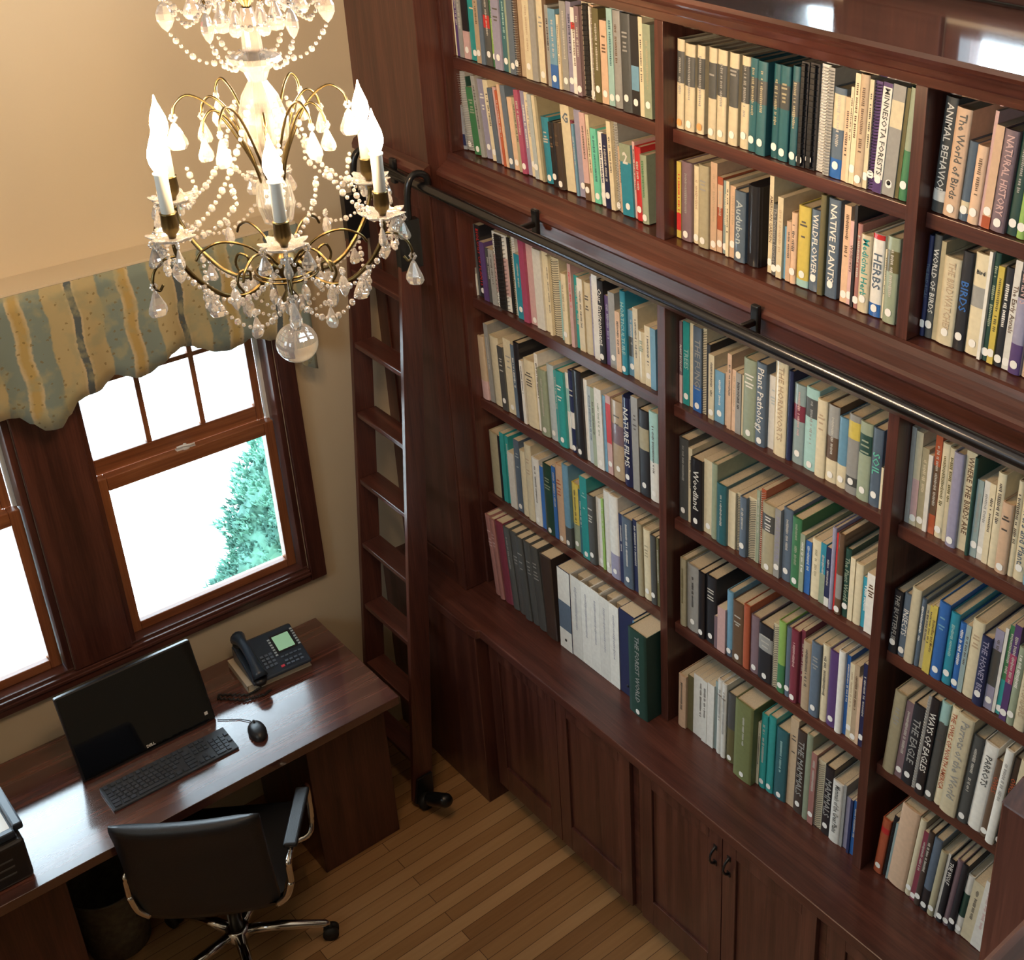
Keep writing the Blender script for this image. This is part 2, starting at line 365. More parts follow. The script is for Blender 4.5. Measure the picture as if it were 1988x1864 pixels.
for e in(0,nx):
    for j in range(8): m.face((A[e][j],A[e][j+1],B[e][j+1],B[e][j]))
VM=valance_mat()
va=m.build('valance',VM); tag(va,'scalloped window valance in yellow and blue floral stripes','valance')
m=MB()
for e in(XC-.905,XC+.905-.006): m.box(e,e+.006,-.136,-.003,1.95,2.478)
m.build('valance_return',VM,va)
box(XC-.9,XC+.9,-.135,-.001,2.478,2.486).build('mounting_board',wallm,va)

# ---------------- bookcase ----------------
XB=-.5; SX=-.466; ZT=3.342
D=[(-.463,-.475),(-1.542,-1.578),(-2.436,-2.471),(-3.33,-3.365)]
up=thing('wall_bookcase','tall built-in mahogany bookcase with crown above the black ladder rail','bookcase',(-.25,-1.9,2.7))
lo=thing('wall_bookcase','lower built-in mahogany bookcase between the black ladder rail and countertop','bookcase',(-.25,-1.9,.91))
for a,b in D:
    box(XB,-.04,b,a,2.725,3.35).build('divider',woodZ,up,bevel=.0015)
    box(XB,-.04,b,a,.911,2.52).build('divider',woodZ,lo,bevel=.0015)
box(-.04,-.012,-3.365,-.463,2.725,3.35).build('back_panel',woodZ,up); box(-.04,-.012,-3.365,-.463,.911,2.52).build('back_panel',woodZ,lo)
for k in range(3):
    y0,y1=D[k+1][0]+.0005,D[k][1]-.0005
    box(SX,-.041,y0,y1,3.012,3.05).build('shelf',woodY,up,bevel=.0015)
    for zb in(2.133,1.712,1.291): box(SX,-.041,y0,y1,zb,zb+.04).build('shelf',woodY,lo,bevel=.0015)
    # front strips flush in the frame above the lower openings
fp=[(-.50,2.7245),(-.508,2.72),(-.514,2.702),(-.530,2.690),(-.552,2.676),(-.560,2.668),(-.560,2.655),(-.548,2.642),(-.540,2.60),(-.535,2.545),(-.515,2.521),(-.04,2.521),(-.04,2.7245)]
m=MB(); m.prism(fp,1,-4.5,-.463); m.build('rail_fascia',woodY,up)
cp=[(-.47,3.3505),(-.502,3.3505),(-.512,3.356),(-.516,3.378),(-.530,3.386),(-.534,3.402),(-.552,3.414),(-.572,3.424),(-.590,3.430),(-.596,3.440),(-.590,3.4505),(-.001,3.4505),(-.001,3.40),(-.47,3.40)]
m=MB(); m.prism(cp,1,-4.5,-.001); m.build('crown_top',woodYl,up)
# corner pilaster
pil=thing('corner_pilaster','dark panelled pilaster filling the corner between window wall and bookcase','pilaster',(-.3,-.23,.912))
box(-.589,-.002,-.462,-.001,.912,3.349).build('body',woodZ,pil,bevel=.002)
m=MB()
for a,b in((-.462,-.39),(-.075,-.001)): m.box(-.597,-.5895,a,b,.912,2.62)
m.box(-.597,-.5895,-.389,-.076,.912,1.01); m.box(-.597,-.5895,-.389,-.076,2.52,2.62); m.build('panel_frame',woodZ,pil,bevel=.002)
m=MB(); m.prism([(-.590,2.70),(-.612,2.69),(-.622,2.672),(-.622,2.655),(-.606,2.642),(-.590,2.63)],1,-.475,-.001); m.build('moulding',woodY,pil)
# base cabinets
def cabinet(y0,y1,lab,x=-.66,toe=.1,nd=2,left=False,handles=False,drawer=False):
    t=thing('base_cabinet',lab,'cabinet',((x)/2,(y0+y1)/2,0))
    m=MB(); m.box(x+.004,-.002,y0,y1,toe,.868); m.box(x+.055,-.002,y0,y1,0,toe); m.build('body',woodY,t)
    n=nd; w_=(y1-y0-.05)/n
    for k in range(n):
        a=y0+.025+w_*k+.002; b=a+w_-.004
        fr=MB(); r=.062; zt=.848; zb=toe+.012; dt=.02
        X0,X1=x-.014,x+.0035
        fr.box(X0,X1,a,a+r,zb,zt); fr.box(X0,X1,b-r,b,zb,zt); fr.box(X0,X1,a+r,b-r,zb,zb+r+.06); fr.box(X0,X1,a+r,b-r,zt-r,zt)
        fr.box(X0+.009,X1,a+r,b-r,zb+r+.06,zt-r)
        d=fr.build('door',woodZ,t,bevel=.002)
        if handles:
            hy=(b-.03) if k==0 else (a+.03)
            hm=MB(); x_=x-.014; hm.curve([(x_,hy,.70),(x_-.018,hy,.712),(x_-.026,hy,.735),(x_-.018,hy,.758),(x_,hy,.77)],[.0055,.0045,.004,.0045,.0055],8)
            hm.box(x_-.003,x_,hy-.008,hy+.008,.69,.71); hm.box(x_-.003,x_,hy-.008,hy+.008,.76,.78); hm.build('handle',blackmetal,d)
    return t
cabinet(-1.597,-.69,'base cabinet under the left bay countertop, two plain recessed-panel doors')
cabinet(-2.482,-1.598,'base cabinet whose two panel doors carry the pair of dark handles',handles=True)
cabinet(-3.37,-2.483,'base cabinet at the bottom right edge, under the right bay countertop')
t=thing('base_cabinet','dark corner base cabinet behind the ladder, standing proud of its neighbours','cabinet',(-.36,-.34,0))
box(-.712,-.002,-.686,-.001,0,.868).build('body',woodZ,t,bevel=.003)
m=MB(); m.prism([(-.001,-.001),(-.724,-.001),(-.724,-.65),(-.715,-.70),(-.70,-.705),(-.70,-3.4),(-.001,-3.4)],2,.869,.91)
ct=m.build('countertop',woodY,bevel=.004); tag(ct,'long mahogany countertop running under the lowest row of books','countertop')
# ladder rail
rl=thing('ladder_rail','black metal ladder rail running along the bookcase fascia','rail',(-.65,-1.9,2.645))
m=MB(); m.sm=True; m.tube([(-.65,-.16,2.645)]+[(-.65,-.16-.4*k,2.645) for k in range(1,11)],.0175,16); m.build('rail_tube',railm,rl)
for yb in(-.30,-1.04,-2.02,-3.0):
    m=MB(); m.box(-.575,-.559 if yb<-.4 else -.61,yb-.014,yb+.014,2.60,2.69) if yb<-.4 else m.box(-.64,-.6225,yb-.014,yb+.014,2.6,2.69)
    m.box(-.645,-.57 if yb<-.4 else -.62,yb-.008,yb+.008,2.632,2.650); m.build('rail_bracket',blackmetal,rl,bevel=.004)
# ladder
lad=thing('library_ladder','mahogany library ladder leaning on the rail in the corner','ladder',(-.9,-.31,0))
k_=-.0877
def fx(z): return -.96-k_*z
for y0,y1 in((-.50,-.478),(-.142,-.12)):
    m=MB(); m.prism([(fx(.03),.03),(fx(2.5),2.5),(fx(2.5)+.076,2.5),(fx(.03)+.092,.03)],1,y0,y1); m.build('stile',woodZ,lad,bevel=.002)
for k in range(8):
    z=.24+.2885*k
    box(fx(z)+.004,fx(z)+.086,-.477,-.143,z-.022,z).build('tread',woodY,lad,bevel=.003)
for y0 in(-.489,-.131):
    m=MB(); m.sm=True; m.curve([(-.70,y0,2.52),(-.695,y0,2.62),(-.68,y0,2.672),(-.65,y0,2.686),(-.618,y0,2.67),(-.612,y0,2.63)],.012,8)
    m.sm=False; m.box(-.752,-.668,y0-.015,y0+.015,2.36,2.535); m.build('rail_hook',blackmetal,lad)
for s_,y0 in((-1,-.50),(1,-.12)):
    m=MB(); c=(-.915,y0+s_*.035,.0)
    m.sm=True; m.tube([(-.915,y0+s_*.012,.035),(-.915,y0+s_*.045,.035)],.034,16); w_=m.build('wheel',rubber,lad)
    m=MB(); m.prism([(-.955,.03),(-.875,.03),(-.868,.05),(-.865,.15),(-.935,.15)],1,min(y0,y0+s_*.012),max(y0,y0+s_*.012)); m.build('foot_bracket',blackmetal,lad,bevel=.002)
    if s_<0:
        m=MB(); m.sm=True; m.lathe([(.001,0),(.026,.002),(.03,.02),(.03,.12),(.024,.135),(.001,.14)],(-.912,-.548,.06),16,M=Matrix.Rotation(math.radians(62),3,'X')@Matrix.Rotation(.15,3,'Y')); m.build('wheel_cover',blackmetal,lad)
# ---------------- desk ----------------
dk=thing('desk','long mahogany desk under the windows with glossy wood-grain top','desk',(-2.2,-.33,0))
box(-3.6,-1.04,-.655,-.012,.717,.755).build('desk_top',deskW,dk,bevel=.002)
def ped(x0,x1):
    box(x0,x1,-.555,-.03,.0,.7165).build('pedestal',woodZ,dk,bevel=.003)
ped(-1.385,-1.06); ped(-2.62,-2.235)
box(-2.234,-1.386,-.10,-.08,.2,.7165).build('modesty_panel',woodX,dk)
# text helper
def text_mesh(s,size,mat,parent,M,name='lettering',extrude=.0004,bold=0):
    cu=bpy.data.curves.new('t','FONT'); cu.body=s; cu.size=size; cu.extrude=extrude; cu.offset=bold; cu.align_x='CENTER'; cu.align_y='CENTER'; cu.resolution_u=2
    o=bpy.data.objects.new('t',cu); me=bpy.data.meshes.new_from_object(o); bpy.data.objects.remove(o)
    me.transform(M); me.name=name
    me.materials.clear(); me.materials.append(mat); o=bpy.data.objects.new(name,me); COL.objects.link(o); o.parent=parent; return o
# ---------------- monitor ----------------
mw,mh=.468,.318
mon=thing('monitor','black all-in-one computer monitor on the desk below the windows','monitor',(-1.826,-.312,.755),rot=(0,0,.0),local=True)
tl=math.radians(20.5)
TM=Matrix.Rotation(-tl,4,'X')   # lean the top back towards the window
m=MB(); m.box(-mw/2,mw/2,0,.03,.006,.006+mh,M=TM); m.build('housing',blackpl,mon,bevel=.007,seg=3)
m=MB(); m.box(-mw/2+.006,mw/2-.006,-.0012,0,.012,mh,M=TM); m.build('screen',screenm,mon)
m=MB(); m.tube([TM@Vector((x,.033,.20)) for x in(-.12,0,.12)],.006,6); m.tube([TM@Vector((-.12,.034,.2)),Vector((-.12,.19,.005))],.006,6); m.tube([TM@Vector((.12,.034,.2)),Vector((.12,.19,.005))],.006,6); m.tube([Vector((-.12,.19,.006)),Vector((.12,.19,.006))],.006,6)
m.build('easel_stand',chrome,mon)
m=MB(); m.box(-.2,.2,.004,.022,-.0,.008); m.build('foot_strip',rubber,mon)
logom=plain('logo_silver',(.75,.74,.70),.3)
LM=TM@Matrix.Translation((0.0,-.0022,.0245))@Matrix.Rotation(PI/2,4,'X')
text_mesh('DELL',.0135,logom,mon,LM,'logo',bold=.0004)
m=MB(); m.box(mw/2-.034,mw/2-.022,-.0016,-.0012,.035,.047,M=TM); m.build('energy_sticker',logom,mon)
# ---------------- keyboard ----------------
kb=thing('keyboard','slim dark computer keyboard lying in front of the monitor','keyboard',(-1.8175,-.4465,.7555),local=True)
m=MB(); m.prism([(-.064,0),(.063,0),(.063,.017),(-.064,.009)],0,-.2185,.2185); m.build('case',keym,kb,bevel=.002)
keyt=plain('key_cap',(.045,.06,.085),.3)
km=MB(); 
def keycap(w):
    k=MB(); k.prism([(-w/2,0),(w/2,0),(w/2-.0015,.0035),(-w/2+.0015,.0035)],1,-.0068,.0068); return k
kmesh={}
def key(x,y,w=.0155):
    if w not in kmesh:
        o=keycap(w).build('key',keyt,kb); kmesh[w]=o
    else: o=kmesh[w].copy(); COL.objects.link(o); o.parent=kb
    o.location=(x,y,.0088+(y+.064)/.127*.008+.0003); o.rotation_euler=(math.atan(.063),0,0)
ys=[.048,.0235,.006,-.0115,-.029,-.0465]
for r_,y in enumerate(ys):
    if r_==0:
        for k in range(13): key(-.203+k*.0205+(0 if k==0 else .004*((k-1)//4+1)),y)
        for k in range(3): key(.093+k*.0185,y)
    elif r_==5:
        for x,w in((-.198,.024),(-.170,.02),(-.146,.02),(-.08,.096),(-.014,.02),(.012,.02),(.036,.02),(.061,.026)): key(x,y,w)
        for k in range(3): key(.093+k*.0185,y)
        key(.163,y,.034); key(.190,y)
    else:
        off=(0,0,.0045,.008,.012)[r_]
        n=(0,13,12,11,10)[r_]
        key(-.2025+off/2,y,.0155+off)
        for k in range(n): key(-.184+off+k*.0185,y)
        key(.0645-(4-r_)*.001+ (0 if r_<3 else 0),y,.024 if r_<3 else .034) if r_!=1 else key(.0635,y,.026)
        if r_ in(1,2):
            for k in range(3): key(.093+k*.0185,y)
        if r_==4: key(.1115,y)
        for k in range(4 if r_ in(1,3) else 3): key(.1535+k*.0185,y)
# ---------------- mouse ----------------
mo=thing('mouse','black wired mouse on the desk right of the keyboard','mouse',(-1.516,-.482,.7555),rot=(0,0,-.15))
m=MB(); m.sm=True
M3=Matrix.Diagonal((1,1.75,1))
m.lathe([(.030,0),(.0315,.006),(.031,.014),(.027,.024),(.018,.031),(.008,.0335),(.0003,.034)],(0,0,0),24,M=M3.to_3x3() if hasattr(M3,'to_3x3') else M3)
b_=m.build('body',blackpl,mo)
m=MB(); m.sm=True; m.tube([(-.003,.03,.03),(.003,.03,.03)],.009,14); m.build('scroll_wheel',rubber,mo)
m=MB(); m.sm=True; m.tube([(0,.052,.008),(-.004,.075,.004),(-.03,.105,.003),(-.07,.13,.003),(-.10,.15,.003)],.0017,6); m.build('cable',rubber,mo)
# ---------------- directory under phone + phone ----------------
bk=thing('directory','thick directory with cream page edges lying flat under the phone','book',(-1.312,-.168,.7555),rot=(0,0,-.06))
box(-.122,.122,-.094,.094,.001,.029).build('pages',plain('directory_pages',(.66,.60,.46),.8,var=.2,bscale=400),bk)
m=MB(); m.box(-.125,.125,-.097,.097,0,.001); m.box(-.125,.125,-.097,.097,.029,.0305); m.box(-.126,-.125,-.097,.097,0,.0305); m.build('covers',plain('directory_cover',(.55,.48,.36),.6),bk)
ph=thing('desk_phone','dark desk phone with green display standing on the directory','telephone',(-1.295,-.185,.787),rot=(0,0,-.06))
PT=Matrix.Rotation(math.radians(17),4,'X')
m=MB(); m.prism([(-.1,0),(.1,0),(.1,.066),(.085,.07),(-.1,.012)],0,-.125,.105); m.build('body',phonepl,ph,bevel=.006,seg=3)
def pface(x,y,dz=0): return (x,y,.0125+(y+.1)*.3135+dz)
slope=math.atan(.3135); PF=Matrix.Rotation(slope,4,'X')
def padbox(m,x,y,w,h,t,dz=.0):
    m.box(-w/2,w/2,-h/2,h/2,0,t,M=Matrix.Translation(pface(x,y,dz))@PF)
m=MB(); padbox(m,.048,.022,.082,.088,.0016); m.build('display_bezel',blackpl,ph)
m=MB(); padbox(m,.048,.022,.064,.072,.0022); m.build('display',lcdm,ph)
kc=plain('phone_key',(.10,.14,.20),.4); kr=plain('phone_red_key',(.6,.05,.08),.4); kw=plain('phone_white_key',(.42,.5,.55),.4)
for i in range(4):
    for j in range(3):
        m=MB(); padbox(m,-.052+j*.017,-.008-i*.0165,.012,.0105,.003); m.build('key',kc,ph)
for i in range(7):
    m=MB(); padbox(m,.001,.05-i*.0125,.009,.007,.003); m.build('key',kw,ph)
    m=MB(); padbox(m,.096,.062-i*.0125,.009,.007,.003); m.build('key',kw,ph)
for i in range(5):
    m=MB(); padbox(m,.016+i*.017,-.040,.012,.006,.003); m.build('key',kc,ph)
m=MB(); padbox(m,.0,-.078,.014,.010,.003); m.build('key',kr,ph)
for i in range(2):
    for j in range(4):
        m=MB(); padbox(m,.022+j*.018,-.062-i*.016,.012,.008,.003); m.build('key',kc,ph)
hs_=MB(); hs_.sm=True
hp=[]; hrr=[]
for i in range(15):
    t=-1+2*i/14; y=t*.098; hp.append((-.095,y,.062+(y)*.3135+.028*(1-t*t)-.002)); hrr.append(.017+.012*abs(t)**3)
hs_.tube(hp,hrr,14); hset=hs_.build('handset',phonepl,ph)
m=MB(); m.sm=True
for yy in(-.088,.088): 
    m.tube([(-.095,yy,.045+yy*.3135),(-.095,yy,.025+yy*.3135)],[.026,.022],16)
m.build('ear_cup',blackpl,hset)
m=MB(); m.sm=True
pts=[]; way=[(-.103,-.105,-.012),(-.15,-.10,-.024),(-.235,-.03,-.024),(-.246,-.045,-.024),(-.17,-.12,-.024),(-.10,-.135,-.024),(-.075,-.125,-.024)]
for a,b in zip(way,way[1:]):
    for k in range(26):
        t=k/26; q=Vector(a).lerp(Vector(b),t); ang=(len(pts))*1.5
        pts.append((q.x+.0025*math.cos(ang),q.y+.0025*math.cos(ang),q.z+.0035*math.sin(ang)))
m.tube(pts,.0036,5); m.build('coiled_cord',rubber,ph)
# ---------------- printer ----------------
pr=thing('printer','black printer at the left edge of the desk with white sheet on top','printer',(-2.53,-.42,.7555))
box(-2.74,-2.315,-.60,-.24,.7555,.915).build('body',blackpl,pr,bevel=.012,seg=3)
m=MB(); 
for a in((-2.735,-2.70,-.60,-.30),(-2.33,-2.30,-.575,-.34)): m.box(a[0],a[1],a[2]+.02,a[3],.9155,.942)
m.box(-2.70,-2.33,-.58,-.553,.9155,.942); m.box(-2.70,-2.33,-.33,-.30,.9155,.942); m.build('lid_rim',phonepl,pr,bevel=.006)
m=MB()
for k in range(3): m.box(-2.43,-2.36,-.6012,-.60,.80+.028*k,.806+.028*k)
m.build('vent_mark',plain('dark_grey_print',(.09,.09,.09),.5),pr)
ps=box(-2.695,-2.335,-.548,-.335,.917,.922).build('paper_sheet',paperm); tag(ps,'white paper sheet lying on the printer lid','paper')
# ---------------- waste basket ----------------
wbm=plain('woven_dark_basket',(.13,.115,.08),.8,bump=.9,bscale=38,var=.75)
wb=thing('waste_basket','dark mottled round waste basket under the desk behind the chair','basket',(-2.085,-.31,0))
m=MB(); m.sm=True; m.lathe([(.10,.0),(.105,.002),(.118,.15),(.128,.30),(.13,.305),(.126,.305),(.116,.15),(.10,.01)],(-2.085,-.31,.001),36); m.build('body',wbm,wb)
m=MB(); m.sm=True; m.tube([(-2.085+.129*math.cos(a),-.31+.129*math.sin(a),.306) for a in [2*PI*k/36 for k in range(36)]],.004,6,closed=True); m.build('rim',wbm,wb)
pb=MB(); pb.poly([(-1.99,-.36,.30),(-1.965,-.37,.315),(-1.955,-.36,.365),(-1.98,-.335,.345)]); pb.poly([(-1.99,-.362,.30),(-1.965,-.372,.315),(-1.955,-.362,.365),(-1.98,-.337,.345)])
po=pb.build('paper_scrap',paperm,wb)
# ---------------- office chair ----------------
ch=thing('office_chair','black leather office chair with chrome arms and base, back turned','chair',(-1.785,-.672,0),rot=(0,0,-.637))
def panel(m,x0,x1,zs,ys,th):
    # vertical curved cushion: profile in yz, slight wrap in x
    nx=14; fr=[]; bk_=[]
    for i in range(nx+1):
        u=-1+2*i/nx; x=x0+(x1-x0)*i/nx; wrap=.022*u*u; e=1-abs(u)**6*.55
        fr.append([m.vert((x,y+wrap+t*e/2,z)) for z,y,t in zip(zs,ys,th)]); bk_.append([m.vert((x,y+wrap-t*e/2,z)) for z,y,t in zip(zs,ys,th)])
    k=len(zs)
    for g in(fr,bk_):
        for i in range(nx):
            for j in range(k-1): m.face((g[i][j],g[i+1][j],g[i+1][j+1],g[i][j+1]))
    for i in range(nx):
        for j in(0,k-1): m.face((fr[i][j],fr[i+1][j],bk_[i+1][j],bk_[i][j]))
    for i in(0,nx):
        for j in range(k-1): m.face((fr[i][j],fr[i][j+1],bk_[i][j+1],bk_[i][j]))
m=MB(); m.sm=True
zs=[.435,.44,.47,.55,.65,.75,.83,.87,.895,.905,.91]; ysb=[-.19,-.195,-.20,-.21,-.222,-.232,-.242,-.248,-.252,-.255,-.257]; th=[.01,.03,.045,.04,.036,.036,.04,.058,.056,.034,.008]
panel(m,-.228,.228,zs,ysb,th); m.build('backrest',leather,ch)
m=MB(); m.sm=True; zs=[.435,.44,.455,.485,.50,.505]
nx=12
def cushion(m,x0,x1,y0,y1,z0,z1):
    n=10; top=[];bot=[]
    for i in range(n+1):
        a=[];b=[]
        for j in range(n+1):
            u=-1+2*i/n; v=-1+2*j/n; e=max(0,1-max(abs(u),abs(v))**8)
            x=x0+(x1-x0)*i/n; y=y0+(y1-y0)*j/n; zm=(z0+z1)/2
            a.append(m.vert((x,y,zm+(z1-zm)*e**.5))); b.append(m.vert((x,y,zm-(zm-z0)*e**.5)))
        top.append(a);bot.append(b)
    for g in(top,bot):
        for i in range(n):
            for j in range(n): m.face((g[i][j],g[i+1][j],g[i+1][j+1],g[i][j+1]))
cushion(m,-.235,.235,-.20,.26,.425,.505); m.build('seat',leather,ch)
for s_ in(-1,1):
    X=.28 if s_>0 else -.238
    m=MB(); m.sm=True; m.curve([(X,-.20,.55),(X,-.195,.625),(X,-.17,.645),(X,0,.648),(X,.12,.648),(X,.16,.63),(X,.17,.58),(X,.15,.47),(X*.95,.12,.43),(X*.7,.10,.42)],.011,10)
    m.curve([(X,-.20,.56),(X*.93,-.205,.50),(X*.8,-.2,.46)],.012,10)
    ar=m.build('armrest_frame',chrome,ch)
    m=MB(); m.box(X-.024,X+.024,-.145,.12,.652,.672); m.build('arm_pad',leather,ar,bevel=.008,seg=3)
m=MB(); m.sm=True; m.tube([(0,0,.42),(0,0,.12)],.024,16); m.box(-.09,.09,-.09,.09,.405,.424); m.build('gas_lift',blackmetal,ch)
m=MB(); m.sm=True; m.lathe([(.001,.085),(.04,.085),(.045,.1),(.04,.135),(.027,.14),(.001,.14)],(0,0,0),20); bs=m.build('base_hub',chrome,ch)
for k in range(5):
    a=math.radians(6+72*k); c,s_=math.cos(a),math.sin(a)
    m=MB(); m.sm=True; m.tube([(.03*c,.03*s_,.115),(.15*c,.15*s_,.105),(.30*c,.30*s_,.075),(.315*c,.315*s_,.07)],[.021,.019,.014,.009],10); m.build('base_leg',chrome,ch)
    m=MB(); m.sm=True
    for o_ in(-.013,.013): m.tube([(.315*c-s_*(o_-.008),.315*s_+c*(o_-.008),.029),(.315*c-s_*(o_+.008),.315*s_+c*(o_+.008),.029)],.028,18)
    m.tube([(.315*c,.315*s_,.03),(.315*c,.315*s_,.07)],.008,8); m.build('caster',rubber,ch)

# ---------------- chandelier ----------------
AX,AY=-1.68,-1.686
cd=thing('chandelier','lit crystal chandelier with candle bulbs and hanging glass drops','chandelier',(AX,AY,2.8))
def P(r,a,z): return (AX+r*math.cos(a),AY+r*math.sin(a),z)
m=MB(); m.sm=True
m.lathe([(.001,2.90),(.012,2.905),(.02,2.93),(.008,2.95),(.016,2.985),(.03,3.0),(.034,3.02),(.02,3.035),(.009,3.05),(.009,3.56),(.02,3.575),(.026,3.60),(.012,3.62),(.006,3.66),(.006,3.72),(.001,3.72)],(AX,AY,0),20); m.build('stem',brass,cd)
m=MB(); m.sm=False
m.lathe([(.012,3.10),(.03,3.11),(.04,3.15),(.034,3.19),(.018,3.22),(.022,3.25),(.045,3.29),(.05,3.33),(.036,3.38),(.018,3.41),(.026,3.43),(.055,3.45),(.05,3.46),(.02,3.47),(.018,3.52),(.012,3.555)],(AX,AY,0),12); m.build('crystal_column',crystal,cd)
m=MB(); m.sm=True
for k in range(34):
    z=3.72+k*.05
    if z>5.3: break
    pts=[]
    for j in range(12):
        t=2*PI*j/12; a,b=.009*math.cos(t),.02*math.sin(t)+.02; 
        pts.append((AX+(a if k%2 else 0),AY+(0 if k%2 else a),z+b*1.3))
    m.tube(pts,.002,5,closed=True)
m.build('chain',brass,cd)
m=MB(); m.sm=True; m.lathe([(.001,5.33),(.01,5.33),(.05,5.36),(.06,5.385),(.06,5.399),(.001,5.399)],(AX,AY,0),24); m.build('canopy',brass,cd)
m=MB(); m.sm=True
for r_,z in((.062,3.0),(.066,2.992)): m.tube([P(r_,2*PI*k/40,z) for k in range(40)],.003,6,closed=True)
m.build('ring',brass,cd)
def drop_mesh(sz,kind):
    m=MB()
    if kind=='pear': pr_=[(.0005,0),(.10,.12),(.20,.35),(.32,.62),(.34,.78),(.25,.93),(.0005,1.0)]
    elif kind=='almond': pr_=[(.0005,0),(.16,.15),(.27,.40),(.27,.62),(.14,.87),(.0005,1.0)]
    else: pr_=[(.0005,0),(.35,.14),(.5,.5),(.35,.86),(.0005,1.0)]
    m.lathe([(a*sz,-b*sz) for a,b in pr_],(0,0,0),8,M=Matrix.Diagonal((1,.62,1)) if kind!='bead' else None)
    return m
pmesh={}
def crystal_drop(x,y,z,sz,kind,ang=0,rosette=True):
    key_=(round(sz,3),kind,rosette)
    if key_ not in pmesh:
        m=drop_mesh(sz,kind)
        if rosette:
            r=MB(); 
            for i in range(6):
                t=PI*i/3; r.sphere((.0055*math.cos(t),0,.007+.0055*math.sin(t)),.0038,6,4)
            m.v+= [tuple(v) for v in r.v]; n0=len(m.v)-len(r.v)
            for f in r.f: m.f.append(tuple(i+n0 for i in f)); m.c.append((1,1,1)); m.smooth.append(False)
        o=m.build('crystal_drop',crystal,None); pmesh[key_]=o; o.parent=cd
    else:
        o=pmesh[key_].copy(); COL.objects.link(o); o.parent=cd
    o.location=(x-AX,y-AY,z-2.8); o.rotation_euler=(0,0,ang)
def strand(pts,r=.0052,name='bead_strand',gap=.0135):
    m=MB(); P_=[Vector(p) for p in pts]; L=[0]
    for a,b in zip(P_,P_[1:]): L.append(L[-1]+(b-a).length)
    n=max(2,int(L[-1]/gap)); 
    for i in range(n+1):
        t=L[-1]*i/n; k=0
        while k<len(L)-2 and L[k+1]<t: k+=1
        q=P_[k].lerp(P_[k+1],(t-L[k])/max(1e-6,L[k+1]-L[k]))
        rr=r*(1.35 if i%3==1 else .85)
        m.sphere(q,rr,8,5,sc=(1,1,1.1 if i%3==1 else 1))
    m.build(name,crystal,cd)
def catenary(a,b,sag,n=10):
    a,b=Vector(a),Vector(b); return [a.lerp(b,k/n)-Vector((0,0,sag*4*(k/n)*(1-k/n))) for k in range(n+1)]
RA=.235; ZP=3.135; ang0=math.radians(-113)
bulb_prof=[(.007,0),(.011,.004),(.0165,.018),(.018,.03),(.0155,.046),(.0095,.063),(.004,.078),(.0008,.092)]
